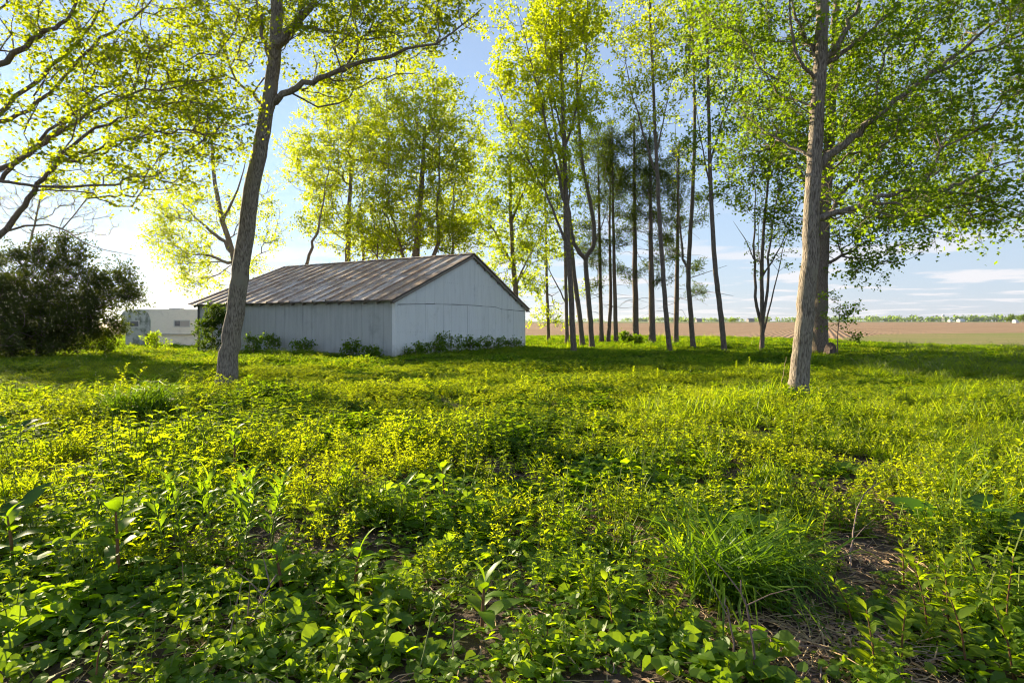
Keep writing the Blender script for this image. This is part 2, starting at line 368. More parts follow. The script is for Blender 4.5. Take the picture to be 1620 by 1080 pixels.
# dark inner shell, added to block light behind the wall sheets
b = MB(); prof = [(0.03, BASE), (BW - 0.03, BASE), (BW - 0.03, wz(BW) - 0.1), (SR, wz(SR) - 0.1), (0.03, wz(0) - 0.1)]
n_ = len(prof); V = [(x, 0.03, z) for x, z in prof] + [(x, BL - 0.03, z) for x, z in prof]
b.add(V, np.array([list(range(n_))])); b.add(V, np.array([list(range(2 * n_ - 1, n_ - 1, -1))]))
b.add(V, np.array([[k, k + n_, (k + 1) % n_ + n_, (k + 1) % n_] for k in range(n_)]))
shell = link('dark_backing', b.mesh('dark_backing', M['core']), barn)
R_ = random.Random(4)
def panel_mesh(name, w, h, mat, topl=None, topr=None, botl=0, botr=0):
    """sheet: local x across, z up, facing -y, with folded lap rib at the left edge"""
    tl = h if topl is None else topl; tr = h if topr is None else topr
    xs_ = [0, 0.012, 0.035, 0.05, w * 0.5, w]; yy = [-0.004, -0.011, -0.011, -0.004, -0.004, -0.004]
    bb = MB(); V = []
    for x, y in zip(xs_, yy):
        f = x / w; V.append((x, y, botl + (botr - botl) * f)); V.append((x, y, tl + (tr - tl) * f))
    bb.add(V, np.array([[2 * k, 2 * k + 2, 2 * k + 3, 2 * k + 1] for k in range(5)]))
    return bb.mesh(name, mat)
# grey front wall: local plane x = 0, running along y
nf = 22; pw = BL / nf
me = panel_mesh('front_panel', pw - 0.005, 2.50 - BASE, M['wall_grey'])
for k in range(nf):
    o = link('wall_panel', me, shell, (-0.004 * R_.random() - 0.012, (k + 1) * pw, BASE), (0, 0, -math.pi / 2))
    o.rotation_euler.y = R_.uniform(-0.0012, 0.0012)
# white gable: local plane y = 0, running along x
def seam(s_):
    z = np.interp(s_, [0, 1.5, 3.2, 6, 8.75, 8.76, 12.3], [2.29, 2.35, 2.40, 2.41, 2.37, 2.28, 2.17]); return float(z)
ng = 17; pw = BW / ng
for k in range(ng):
    a, c = k * pw, (k + 1) * pw; sa, sb = seam(a + 0.001), seam(c - 0.001)
    lo = panel_mesh('lower_panel', pw - R_.uniform(.002, .006), 0, M['wall'], sa - BASE - .014, sb - BASE - .014)
    o = link('wall_panel', lo, shell, (a, -0.012 - 0.006 * R_.random(), BASE))
    jog = R_.uniform(-0.05, 0.03)
    if a < SR < c:
        bb = MB(); w_ = pw - 0.01; m_ = SR - a
        V = [(0, 0, sa + 0.012), (w_, 0, sb + 0.012), (w_, 0, wz(c) - 0.05), (m_, 0, wz(SR) - 0.05), (0, 0, wz(a) - 0.05)]
        bb.add(V, np.array([[0, 1, 2, 3, 4]])); up = bb.mesh('peak_panel', M['wall'])
    else:
        up = panel_mesh('upper_panel', pw - R_.uniform(.002, .007), 0, M['wall'], wz(a) - 0.05, wz(c) - 0.05, sa + 0.016 + jog * 0.3, sb + 0.016 + jog * 0.3)
    link('wall_panel', up, shell, (a, -0.020 - 0.004 * R_.random(), 0))
# left and far walls, plain sheets
for (x, y, rz, w_, h_) in [(BW + 0.012, 0, math.pi / 2, BL, 2.4 - BASE)]:
    for k in range(10):
        link('wall_panel', panel_mesh('side_panel', w_ / 10 - 0.005, h_, M['wall']) if k == 0 else bpy.data.meshes['side_panel'], shell, (x, k * w_ / 10, BASE), (0, 0, rz))
bb = MB(); V = [(0, BL + 0.03, BASE), (BW, BL + 0.03, BASE), (BW, BL + 0.03, wz(BW) - 0.05), (SR, BL + 0.03, wz(SR) - 0.05), (0, BL + 0.03, wz(0) - 0.05)]
bb.add(V, np.array([[4, 3, 2, 1, 0]])); link('end_wall', bb.mesh('end_wall', M['wall']), barn)
# corner trims
for nm, (x0, x1, y0, y1, h_) in (('corner_trim', (-0.035, 0.10, -0.05, -0.036, 2.52)), ('corner_trim', (-0.045, -0.031, -0.036, 0.13, 2.5)), ('corner_trim', (BW - 0.09, BW + 0.02, -0.055, -0.043, 2.36))):
    bb = MB(); box(bb, (x0, y0, BASE), (x1, y1, h_)); link(nm, bb.mesh(nm, M['wall']), barn)
bb = MB(); box(bb, (-0.05, BL - 0.12, BASE), (-0.036, BL + 0.05, 2.5)); link('corner_trim', bb.mesh('corner_trim', M['core']), barn)
# roof: deck, sheets, rafter tails, ridge cap, rake boards
T0, T1 = -0.16, BL + 0.38
def slope(nm, sA, zA, sB, zB):
    """sA eave, sB ridge"""
    Ls = math.hypot(sB - sA, zB - zA); e = np.array([(sB - sA) / Ls, 0, (zB - zA) / Ls]); sg = 1 if sB > sA else -1
    nrm = np.array([-e[2], 0, e[0]]) * sg
    bb = MB(); a = np.array([sA, 0, zA]) - nrm * 0.05; c = np.array([sB, 0, zB]) - nrm * 0.05
    V = []
    for p in (a, c):
        for t in (T0 + 0.03, T1 - 0.03):
            for d in (0, 0.035): V.append(p + np.array([0, t, 0]) - nrm * d)
    V = np.array(V); hull = np.array([[0, 2, 6, 4], [1, 5, 7, 3], [0, 4, 5, 1], [2, 3, 7, 6], [0, 1, 3, 2], [4, 6, 7, 5]])
    bb.add(V, hull); deck = link(nm, bb.mesh(nm, M['wood']), barn)
    ncol = 18; w_ = (T1 - T0) / ncol; meshes = {}
    for half in (0, 1):
        l_ = Ls / 2 + (0.10 if half == 0 else 0.0)
        prof = [(0, 0.0), (0.008, 0.065), (0.055, 0.065), (0.07, 0.0), (w_ * 0.5, 0.003), (w_, 0.0)]
        V = [(x, y_, z_) for y_ in (0, l_) for x, z_ in prof]; q = len(prof)
        b2 = MB(); b2.add(V, np.array([[k, k + 1, k + 1 + q, k + q] for k in range(q - 1)])); meshes[half] = b2.mesh('roof_panel', M['roof'])
    for k in range(ncol):
        for half in (0, 1):
            st = -0.05 + R_.uniform(-0.05, 0.04) if half == 0 else Ls / 2 + R_.uniform(-0.02, 0.02)
            o = link('roof_panel', meshes[half], deck)
            yv = Vector(e); xv = Vector((0, 1, 0)) * (-1 if sg > 0 else 1); zv = xv.cross(yv)
            start = Vector((sA, (T1 - k * w_) if sg > 0 else (T0 + k * w_), zA)) + yv * st + zv * (0.012 + 0.012 * half + R_.uniform(0, 0.006))
            mat = Matrix((xv, yv, zv)).transposed().to_4x4(); mat.translation = start
            o.matrix_local = mat @ Matrix.Rotation(R_.uniform(-0.003, 0.003), 4, 'Y')
    return deck
OH = 0.30
deck_f = slope('front_roof_slope', -OH, bz_front(-OH) + 0.03, SR, 5.16)
deck_b = slope('rear_roof_slope', BW + 0.42, bz_back(BW + 0.42) + 0.03, SR, 5.16)
bb = MB(); box(bb, (-0.05, 0, -0.13), (0.30, 0.05, 0)); rt = bb.mesh('rafter_tail', M['wood'])
for k in range(19):
    o = link('rafter_tail', rt, barn, (-OH + 0.07, 0.05 + k * (BL / 18) - 0.02, bz_front(-OH) - 0.03), (0, -math.atan(2.5 / SR), 0))
for k in range(12):
    nm = 'ridge_cap'; w_ = (T1 - T0) / 12
    if k == 0:
        bb = MB(); V = []
        for t in (0, w_ + 0.03):
            for dx, dz in ((-0.2, -0.075), (0, 0.0), (0.2, -0.085)): V.append((dx, t, dz))
        bb.add(V, np.array([[0, 3, 4, 1], [1, 4, 5, 2]])); rc = bb.mesh(nm, M['roof'])
    link(nm, rc, barn, (SR, T0 + k * w_, 5.245 + 0.004 * (k % 2)))
# rake boards under the gable edge of the roof
for (sa, za, sb, zb) in ((-OH, bz_front(-OH), SR, 5.13), (BW + 0.42, bz_back(BW + 0.42), SR, 5.13)):
    bb = MB(); V = []
    for (x, z) in ((sa, za), (sb, zb)):
        for y in (T0 + 0.01, T0 + 0.028):
            for d in (-0.16, -0.03): V.append((x, y, z + d))
    bb.add(V, np.array([[0, 1, 5, 4], [2, 6, 7, 3], [0, 4, 6, 2], [1, 3, 7, 5], [0, 2, 3, 1], [4, 5, 7, 6]])); link('rake_board', bb.mesh('rake_board', M['wood']), barn)
for k in range(9):                                   # purlin ends under the right rake
    s_ = SR + 0.5 + k * 0.72
    bb = MB(); box(bb, (-0.05, T0 + 0.04, -0.20), (0.05, 0.0, -0.10)); link('purlin_end', bb.mesh('purlin_end', M['wood']), barn, (s_, 0, bz_back(s_)))
# nail heads, joined
bb = MB()
for s_ in np.arange(0.12, BW, 0.18):
    for z in (1.05, seam(s_) - 0.06, seam(s_) + 0.05, 3.5):
        if z > wz(s_) - 0.15 or R_.random() < 0.25: continue
        y = -0.040; r = 0.009; bb.add([(s_ - r, y, z - r), (s_ + r, y, z - r), (s_ + r, y, z + r), (s_ - r, y, z + r)], np.array([[0, 1, 2, 3]]))
o = link('nail_heads', bb.mesh('nail_heads', M['core']), barn, kind='stuff')

# ------------------------------------------------------------------ trailer
TY = 40.0
def make_trailer():
    c = P(192, 545, TY); zg = -0.28
    t = thing('travel_trailer', 'old cream and mossy grey travel trailer parked behind the barn', 'trailer', (c[0], TY, zg), math.radians(4))
    top = P(0, 488.5, TY)[2] - zg; belt = P(0, 528, TY)[2] - zg; Wd = 2.2; Ln = 6.6
    prof = [(0.0, belt), (0.0, top - 0.55)]
    for a in np.linspace(0, math.pi / 2, 7)[1:]: prof.append((0.5 - 0.5 * math.cos(a), top - 0.55 + 0.5 * math.sin(a)))
    prof += [(1.9, top - 0.02), (Ln - 0.4, top - 0.04), (Ln, top - 0.35), (Ln, belt)]
    def ext(name, pr, y0, y1, mat, par):
        b = MB(); n = len(pr); V = [(u, y0, z) for u, z in pr] + [(u, y1, z) for u, z in pr]
        b.add(V, np.array([list(range(n))[::-1]])); b.add(V, np.array([list(range(n, 2 * n))])); b.add(V, np.array([[k, (k + 1) % n, (k + 1) % n + n, k + n] for k in range(n)]))
        return link(name, b.mesh(name, mat), par)
    body = ext('body', prof, 0, Wd, M['tr_cream'], t)
    fr = [(u, z) for u, z in prof if u <= 1.9]; fr = fr[:-1] + [(1.55, top - 0.06), (1.85, top - 0.35), (1.98, top - 0.75), (1.98, belt)]
    front = ext('front_panel', [(u - 0.012, z + 0.012 if z > belt + 0.1 else z) for u, z in fr], -0.03, Wd + 0.03, M['tr_grey'], t); front['label'] = 'grey moss stained rounded front end'
    ext('lower_front', [(0.25, 0.05), (1.6, 0.05), (1.6, belt), (0.25, belt)], 0.05, Wd - 0.05, M['tr_grey'], t)
    ext('wheel_well', [(1.6, 0.2), (2.35, 0.2), (2.35, belt), (1.6, belt)], 0.5, Wd - 0.5, M['dark'], t)  # solid block; its near-black colour paints the shade of the recess
    ext('skirt', [(2.3, 0.05), (Ln - 0.3, 0.05), (Ln - 0.3, belt), (2.3, belt)], 0.16, Wd - 0.2, M['tr_cream'], t)
    # siding laps
    b = MB()
    for z in np.arange(belt + 0.09, top - 0.12, 0.095):
        u0 = 0.0 if z < top - 0.55 else 0.5 - math.sqrt(max(0, 0.25 - (z - top + 0.55) ** 2))
        box(b, (u0 + 0.03, -0.041, z), (1.9, -0.03, z + 0.014)); 
    for z in np.arange(0.15, belt, 0.095): box(b, (0.26, 0.038, z), (1.6, 0.05, z + 0.014))
    link('siding_laps', b.mesh('siding_laps', M['tr_grey']), t, kind='stuff')
    b = MB()
    for z in np.arange(belt + 0.09, top - 0.12, 0.095): box(b, (2.0, -0.009, z), (Ln - 0.05, 0.0, z + 0.01))
    link('siding_laps', b.mesh('siding_laps', M['tr_cream']), t, kind='stuff')
    b = MB(); box(b, (1.985, -0.05, belt - 0.03), (Ln, -0.001, belt + 0.02)); link('belt_moulding', b.mesh('belt_moulding', M['trim']), t)
    def win(u0, u1, z0, z1, yf, inner):
        b = MB(); w = 0.06
        box(b, (u0 - w, yf - 0.04, z0 - w), (u1 + w, yf - 0.001, z0)); box(b, (u0 - w, yf - 0.04, z1), (u1 + w, yf - 0.001, z1 + w))
        box(b, (u0 - w, yf - 0.04, z0), (u0, yf - 0.001, z1)); box(b, (u1, yf - 0.04, z0), (u1 + w, yf - 0.001, z1))
        f = link('window_frame', b.mesh('window_frame', M['trim']), t)
        b = MB(); box(b, (u0, yf - 0.02, z0), (u1, yf - 0.002, z1)); link('pane', b.mesh('pane', M['glass']), f)
        if inner:
            b = MB(); box(b, (u0 + 0.35, yf - 0.026, z0), (u1, yf - 0.021, z1)); link('curtain', b.mesh('curtain', M['curtain']), f)
    zc = P(0, 516, TY)[2] - zg; zt = P(0, 508, TY)[2] - zg
    win(0.62, 1.18, zc, zt, -0.03, False); win(3.62, 4.62, zc, zt + 0.02, 0.0, True)
    b = MB(); box(b, (2.9, 0.6, top - 0.03), (3.7, 1.2, top + 0.07)); link('roof_vent', b.mesh('roof_vent', M['trim']), t)
make_trailer()

# ------------------------------------------------------------------ tree generator
TRI = [0]
def leaf_quads(mb, base, d, n, s, wid=0.42, m=0, lobed=False):
    """many folded leaves at once"""
    w = unit(np.cross(d, n)); n2 = np.cross(w, d); s = s[:, None]
    if lobed:
        V = np.stack([base, base + d * s * .30 + w * s * wid * .75 + n2 * s * .10, base + d * s * .62 + w * s * wid * 1.25 + n2 * s * .02, base + d * s * .62 + w * s * wid * .35,
                      base + d * s, base + d * s * .62 - w * s * wid * .35, base + d * s * .62 - w * s * wid * 1.25 + n2 * s * .02, base + d * s * .30 - w * s * wid * .75 + n2 * s * .10], 1)
        i = np.arange(len(base))[:, None] * 8
        F = np.concatenate([i + np.array([[0, 1, 3]]), i + np.array([[1, 2, 3]]), i + np.array([[0, 3, 4]]), i + np.array([[0, 4, 5]]), i + np.array([[0, 5, 7]]), i + np.array([[5, 6, 7]])])
    else:
        V = np.stack([base, base + d * s * .48 + w * s * wid + n2 * s * .12, base + d * s, base + d * s * .48 - w * s * wid + n2 * s * .12], 1)
        i = np.arange(len(base))[:, None] * 4
        F = np.concatenate([i + np.array([[0, 1, 2]]), i + np.array([[0, 2, 3]])])
    mb.add(V.reshape(-1, 3), F, m)
def blob_pts(r, px, py, Y, rx, ry, n, rz=None):
    """n points through an uneven ellipsoid given by its place and size"""
    c = P(px, py, Y); sx = rx / FPX * Y; sz = ry / FPX * Y; sy = sx * 0.9 if rz is None else rz
    d = unit(r.normal(size=(n, 3))); rad = r.random(n) ** 0.45
    lump = 1 + 0.22 * np.sin(d[:, 0] * 5 + px) * np.sin(d[:, 2] * 6 + py)
    return c + d * (rad * lump)[:, None] * np.array([sx, sy, sz])

def tree(name, label, cat, path, r0, blobs, limbs=(), leaf='leaf_back', bark='bark_warm', group=None, seed=1, bf=0.35, lsize=0.134, nleaf=26, twigs=5, tlen=0.6,
         rtop=0.35, attach=0.3, extra=(), lobed=False, droop=0.2, minr=0.012, needles=False, wid=0.42, flare=1.3, spread=0.75, sides=9, crown_name='crown', sag=0.05):
    r = np.random.default_rng(seed)
    if not path: return
    tp = np.array([p if len(p) == 4 else P(*p) for p in [tuple(q) for q in path]])[:, :3]
    base = tp[0].copy(); base[2] = float(gh(base[0], base[1])) - 0.03; tp[0] = base
    tp = smooth_path(tp, 5); tp[2:] += r.normal(size=(len(tp) - 2, 3)) * r0 * 0.05
    nodes = []; par = []; pl = []; rad = []; fixed = []; ok = []
    def addn(p, pa, rr=0.0, att=True):
        nodes.append(np.asarray(p, float)); par.append(pa); pl.append(0 if pa < 0 else pl[pa] + np.linalg.norm(nodes[-1] - nodes[pa])); rad.append(rr); fixed.append(rr > 0); ok.append(att); return len(nodes) - 1
    wood = MB()
    L_ = np.concatenate([[0], np.cumsum(np.linalg.norm(np.diff(tp, axis=0), axis=1))]); f = L_ / L_[-1]
    tr = r0 * (1 - (1 - rtop) * f) * (1 + (flare - 1) * np.exp(-L_ / (r0 * 1.6)))
    prev = -1
    for p, q, fr in zip(tp, tr, f): prev = addn(p, prev, q, fr >= attach)
    tube(wood, tp, tr, sides + 3)
    tpn = len(nodes)
    for lp in limbs:
        lr = lp[0]; pts = np.array([P(*q) for q in lp[1]]); pts = smooth_path(pts, 4)
        pts[1:-1] += r.normal(size=(len(pts) - 2, 3)) * lr * 0.35
        d = np.linalg.norm(np.array(nodes[:]) - pts[0], axis=1); a = int(d.argmin())
        st = nodes[a]; pts = np.vstack([st, pts[1:]] if len(pts) > 2 else [st, pts[-1]])
        q = len(pts); lrad = lr * np.linspace(1, 0.12, q)
        tube(wood, pts, lrad, 7)
        prev = a
        for k in range(1, q): prev = addn(pts[k], prev, lrad[k], k > 1)
    T = np.vstack([blob_pts(r, *bl) for bl in blobs]) if blobs else np.zeros((0, 3))
    n = len(T); best = np.full(n, 1e9); bi = np.zeros(n, int); done = np.zeros(n, bool)
    def upd(idx):
        for i_ in idx:
            if not ok[i_]: continue
            nd = nodes[i_]; d = np.linalg.norm(T - nd, axis=1)
            c = d + bf * pl[i_] + 0.9 * np.maximum(0, nd[2] - T[:, 2] + sag * d)
            m = (c < best) & ~done; best[m] = c[m]; bi[m] = i_
    if n: upd(range(len(nodes)))
    branches = []; tdir = np.zeros((n, 3))
    for _ in range(n):
        c = np.where(done, 1e9, best); j = int(c.argmin()); done[j] = True
        a = bi[j]; st = nodes[a]; d = T[j] - st; dl = np.linalg.norm(d); k = max(2, int(dl / 0.55))
        ts = np.linspace(0, 1, k + 1)[1:]; bend = r.normal(size=3) * 0.09 * dl; bend[2] -= 0.06 * dl
        new = []; prev = a
        for t in ts:
            p = st + d * t + bend * math.sin(math.pi * t) + (r.normal(size=3) * 0.025 * min(dl, 1.5) if t < 1 else 0)
            prev = addn(p, prev); new.append(prev)
        branches.append((a, new)); tdir[j] = unit(nodes[new[-1]] - nodes[new[-2] if len(new) > 1 else a]); upd(new)
    area = [0.0] * len(nodes)
    for i_ in range(len(nodes) - 1, -1, -1):
        a_ = max(area[i_], minr ** 2.3); area[i_] = a_
        if par[i_] >= 0 and not fixed[i_]: area[par[i_]] += a_
        if not fixed[i_]: rad[i_] = a_ ** (1 / 2.3)
    for a, new in branches:
        pts = np.array([nodes[a]] + [nodes[k] for k in new]); rr = np.array([min(rad[a] * 0.8, rad[new[0]] * 1.15)] + [min(rad[k], rad[a] * 0.8) for k in new])
        tube(wood, pts, rr, 5 if rr[0] > 0.03 else 4)
    for ep, er in extra: tube(wood, smooth_path(np.array([P(*q) for q in ep]), 4), np.linspace(er, er * 0.3, (len(ep) - 1) * 4 + 1), 5)
    lv = MB()
    if n and nleaf:
        K = twigs
        td = unit(tdir[:, None] * 0.55 + r.normal(size=(n, K, 3)) * spread + np.array([0, 0, 0.1]))
        tl = tlen * r.uniform(0.5, 1.2, (n, K, 1)); st = np.repeat(T[:, None], K, 1); en = st + td * tl
        S = st.reshape(-1, 3); E = en.reshape(-1, 3); D = td.reshape(-1, 3)
        u = unit(np.cross(D, [0.3, 0.2, 0.9])); w = np.cross(D, u); tr_ = minr * 0.5
        V = np.stack([S + u * tr_, S - u * tr_ * .5 + w * tr_ * .87, S - u * tr_ * .5 - w * tr_ * .87, E], 1); i_ = np.arange(len(S))[:, None] * 4
        wood.add(V.reshape(-1, 3), np.concatenate([i_ + np.array([[0, 1, 3]]), i_ + np.array([[1, 2, 3]]), i_ + np.array([[2, 0, 3]])]))
        per = max(1, nleaf // K)
        t = r.uniform(0.15, 1.05, (len(S), per, 1))
        Bp = (S[:, None] + (E - S)[:, None] * t + r.normal(size=(len(S), per, 3)) * lsize * 0.55).reshape(-1, 3)
        DD = np.repeat(D[:, None], per, 1).reshape(-1, 3)
        if needles:
            d = unit(DD * 0.7 + r.normal(size=DD.shape) * 0.7); nn = unit(r.normal(size=DD.shape)); sz = lsize * r.uniform(0.6, 1.3, len(Bp))
        else:
            d = unit(DD * 0.4 + r.normal(size=DD.shape) * 0.65 + np.array([0, 0, -droop])); nn = unit(r.normal(size=DD.shape) * 0.55 + np.array([0, 0, 1.0])); sz = lsize * r.uniform(0.55, 1.25, len(Bp))
        leaf_quads(lv, Bp, d, nn, sz, wid, 0, lobed)
    t_ = thing(name, label, cat, base, 0, group)
    link('trunk', wood.mesh('trunk', M[bark], base, True), t_)
    if lv.v: link(crown_name, lv.mesh(crown_name, M[leaf], base), t_, kind='stuff')
    TRI[0] += sum(len(f_) for f_, _ in lv.f) + 2 * sum(len(f_) for f_, _ in wood.f)
    return t_

# ---- near trees
tree('maple_tree', 'leaning grey maple standing nearest the barn front at left', 'tree',
     [(357, 618, 13.4), (364, 545, 13.4), (374, 480, 13.35), (384, 410, 13.3), (396, 320, 13.25), (413, 225, 13.2), (427, 150, 13.2), (434, 90, 13.1), (437, 40, 13.1), (441, -60, 13.0), (446, -190, 12.9), (452, -330, 12.8)], 0.218,
     [(560, 60, 13.2, 170, 60, 75), (600, 20, 12.6, 150, 55, 50), (480, -60, 13.3, 190, 80, 60), (400, 20, 14.0, 120, 70, 50), (330, 60, 15.0, 90, 80, 30), (520, 130, 14, 90, 40, 22), (450, -230, 13, 240, 120, 60), (690, 20, 13.0, 70, 36, 26)],
     limbs=[(0.085, [(430, 168, 13.2), (455, 145, 13.1), (505, 125, 13.0), (560, 105, 12.9), (640, 80, 12.8), (705, 62, 12.7), (765, 12, 12.6)]),
            (0.12, [(434, 85, 13.1), (455, 55, 13.0), (480, 20, 12.9), (510, -20, 12.9), (560, -110, 12.8), (610, -190, 12.6)]),
            (0.06, [(430, 95, 13.1), (415, 60, 13.2), (412, 25, 13.3), (395, -20, 13.5), (360, -90, 13.8)]),
            (0.05, [(470, 45, 13.0), (520, 48, 13.1), (580, 62, 13.2), (650, 50, 13.4)]),
            (0.06, [(424, 175, 13.2), (400, 150, 13.6), (360, 120, 14.2), (310, 90, 14.8)])],
     leaf='leaf_maple', bark='bark_grey', seed=3, lsize=0.082, nleaf=64, twigs=6, tlen=0.55, attach=0.6, lobed=True, sides=14, rtop=0.4, minr=0.009)
tree('maple_tree', 'spreading maple whose dark limbs sweep in from the left edge', 'tree',
     [(-190, 640, 11.2), (-170, 520, 11.2), (-150, 430, 11.2), (-120, 330, 11.2), (-90, 230, 11.2), (-60, 100, 11.3), (-40, -80, 11.4), (-20, -300, 11.5)], 0.30,
     [(260, 215, 11.5, 150, 55, 90), (200, 120, 11.8, 150, 70, 80), (110, 40, 11.5, 150, 70, 65), (300, 60, 12.5, 120, 60, 50), (180, 280, 11.6, 130, 42, 50), (60, 200, 11.0, 120, 80, 40), (250, 150, 12.6, 130, 60, 40), (330, 160, 12.6, 70, 70, 40), (-40, -70, 11.2, 220, 100, 50), (160, -90, 11.6, 220, 80, 40), (-220, 60, 11.4, 110, 140, 20)],
     limbs=[(0.074, [(-150, 440, 11.2), (-60, 410, 11.1), (0, 372, 11.0), (35, 325, 11.0), (70, 285, 11.0), (100, 243, 11.0), (150, 205, 11.1), (190, 192, 11.2), (240, 172, 11.4)]),
            (0.066, [(-130, 350, 11.2), (-50, 300, 11.2), (0, 268, 11.2), (60, 232, 11.3), (100, 205, 11.3), (160, 170, 11.4), (215, 148, 11.5), (290, 135, 11.7), (360, 120, 12.0)]),
            (0.058, [(-120, 310, 11.2), (-40, 300, 11.0), (0, 283, 11.0), (45, 245, 10.9), (90, 195, 10.9), (150, 160, 10.9), (200, 128, 11.0)]),
            (0.062, [(-90, 235, 11.2), (-30, 200, 11.3), (0, 178, 11.3), (50, 132, 11.4), (110, 78, 11.5), (150, 30, 11.6), (170, 0, 11.7), (200, -50, 11.8)]),
            (0.058, [(-110, 280, 11.2), (-30, 215, 11.5), (0, 195, 11.5), (60, 165, 11.6), (130, 90, 11.7), (190, 40, 11.8), (230, 10, 11.9), (270, -40, 12.0)]),
            (0.086, [(-80, 190, 11.2), (-30, 140, 11.2), (0, 108, 11.2), (50, 65, 11.2), (100, 38, 11.2), (125, 0, 11.2), (150, -50, 11.2)]),
            (0.039, [(-140, 400, 11.2), (-50, 270, 10.6), (0, 285, 10.5), (60, 295, 10.5), (165, 295, 10.5), (200, 282, 10.6), (240, 278, 10.7), (290, 255, 10.8)]),
            (0.043, [(60, 232, 11.3), (100, 195, 11.7), (140, 145, 11.9), (148, 130, 11.9), (150, 110, 12.0), (180, 70, 12.2), (220, 25, 12.4)]),
            (0.031, [(-140, 420, 11.2), (-30, 378, 12.0), (60, 355, 12.2), (110, 368, 12.2), (150, 392, 12.3), (215, 405, 12.4)])],
     leaf='leaf_maple', bark='bark_warm', seed=5, lsize=0.08, nleaf=42, twigs=6, tlen=0.5, attach=0.3, lobed=True, sides=12, minr=0.008)
tree('maple_tree', 'straight trunked maple nearest the camera at right with long low limb', 'tree',
     [(1262, 634, 11.6), (1264, 600, 11.6), (1269, 545, 11.6), (1275, 480, 11.55), (1281, 410, 11.5), (1284, 340, 11.5), (1288, 260, 11.5), (1293, 170, 11.5), (1298, 90, 11.5), (1302, 0, 11.5), (1306, -120, 11.6), (1310, -260, 11.7)], 0.185,
     [(1400, 330, 11.3, 90, 25, 24), (1520, 300, 11.2, 110, 34, 46), (1580, 340, 11.0, 70, 34, 30), (1420, 190, 11.6, 120, 60, 60), (1530, 150, 11.4, 130, 70, 70), (1560, 230, 11.3, 90, 50, 34), (1380, 60, 11.5, 130, 70, 60), (1520, 30, 11.4, 140, 60, 60), (1220, 60, 11.8, 110, 70, 50), (1150, 40, 12.2, 80, 60, 26), (1240, 180, 12.2, 80, 70, 34), (1200, 230, 12.6, 60, 45, 16), (1330, 130, 12.2, 70, 90, 40), (1300, -110, 11.6, 260, 110, 90), (1330, 260, 12.0, 60, 60, 20), (1620, 90, 11.2, 70, 120, 40)],
     limbs=[(0.075, [(1284, 345, 11.5), (1320, 338, 11.4), (1350, 330, 11.4), (1385, 315, 11.3), (1430, 305, 11.2), (1490, 303, 11.1), (1560, 318, 11.0), (1640, 345, 10.9)]),
            (0.045, [(1490, 303, 11.1), (1530, 285, 11.1), (1580, 262, 11.0), (1640, 250, 11.0)]),
            (0.095, [(1288, 262, 11.5), (1320, 245, 11.5), (1355, 215, 11.5), (1385, 185, 11.4), (1430, 150, 11.3), (1475, 120, 11.2), (1540, 88, 11.1), (1620, 55, 11.0)]),
            (0.05, [(1475, 122, 11.2), (1520, 80, 11.4), (1580, 32, 11.5), (1640, -10, 11.6)]),
            (0.08, [(1298, 100, 11.5), (1320, 80, 11.4), (1342, 40, 11.3), (1362, 0, 11.2), (1390, -70, 11.1)]),
            (0.06, [(1298, 102, 11.5), (1330, 88, 11.5), (1370, 55, 11.6), (1410, 15, 11.7), (1450, -40, 11.8)]),
            (0.06, [(1297, 105, 11.5), (1282, 75, 11.6), (1262, 40, 11.7), (1250, 0, 11.8), (1235, -60, 12.0)]),
            (0.045, [(1293, 125, 11.5), (1270, 105, 11.3), (1252, 55, 11.2), (1248, 0, 11.1), (1230, -60, 11.0)]),
            (0.04, [(1288, 250, 11.5), (1262, 236, 11.8), (1215, 210, 12.2), (1180, 180, 12.6), (1140, 140, 13.0)]),
            (0.04, [(1384, 190, 11.4), (1386, 140, 11.5), (1400, 90, 11.6), (1420, 40, 11.8)])],
     leaf='leaf_right', bark='bark_grey', seed=8, lsize=0.08, nleaf=48, twigs=6, tlen=0.52, attach=0.45, lobed=True, sides=14, rtop=0.45, minr=0.008)
# ---- right background
tree('maple_tree', 'thick brown trunked maple behind the right maple beside the stump', 'tree',
     [(1297, 566, 28.5), (1298, 500, 28.5), (1300, 430, 28.5), (1303, 360, 28.5), (1308, 280, 28.5), (1315, 180, 28.4), (1320, 60, 28.3), (1325, -60, 28.2)], 0.36,
     [(1370, 370, 28, 90, 50, 60), (1400, 300, 28, 110, 70, 90), (1450, 340, 28, 60, 40, 32), (1350, 200, 28.5, 130, 90, 110), (1250, 240, 29, 90, 90, 70), (1440, 200, 27.5, 100, 90, 70), (1300, 60, 28.5, 180, 90, 100), (1210, 130, 29, 80, 90, 50), (1360, 425, 28, 45, 24, 16), (1250, 350, 29, 40, 40, 14), (1500, 270, 27.5, 60, 60, 30)],
     limbs=[(0.14, [(1303, 365, 28.5), (1330, 310, 28.4), (1370, 260, 28.2), (1410, 200, 28.0), (1440, 140, 27.8)]), (0.12, [(1303, 370, 28.5), (1285, 320, 28.7), (1262, 260, 28.9), (1245, 190, 29.1)]), (0.09, [(1300, 420, 28.5), (1340, 400, 28.3), (1380, 380, 28.1), (1430, 360, 27.9)])],
     leaf='leaf_right', bark='bark_warm', seed=11, lsize=0.155, nleaf=46, twigs=5, tlen=0.9, attach=0.5, sides=10, minr=0.014)
BG = 'slender trees in the grove behind the lawn'
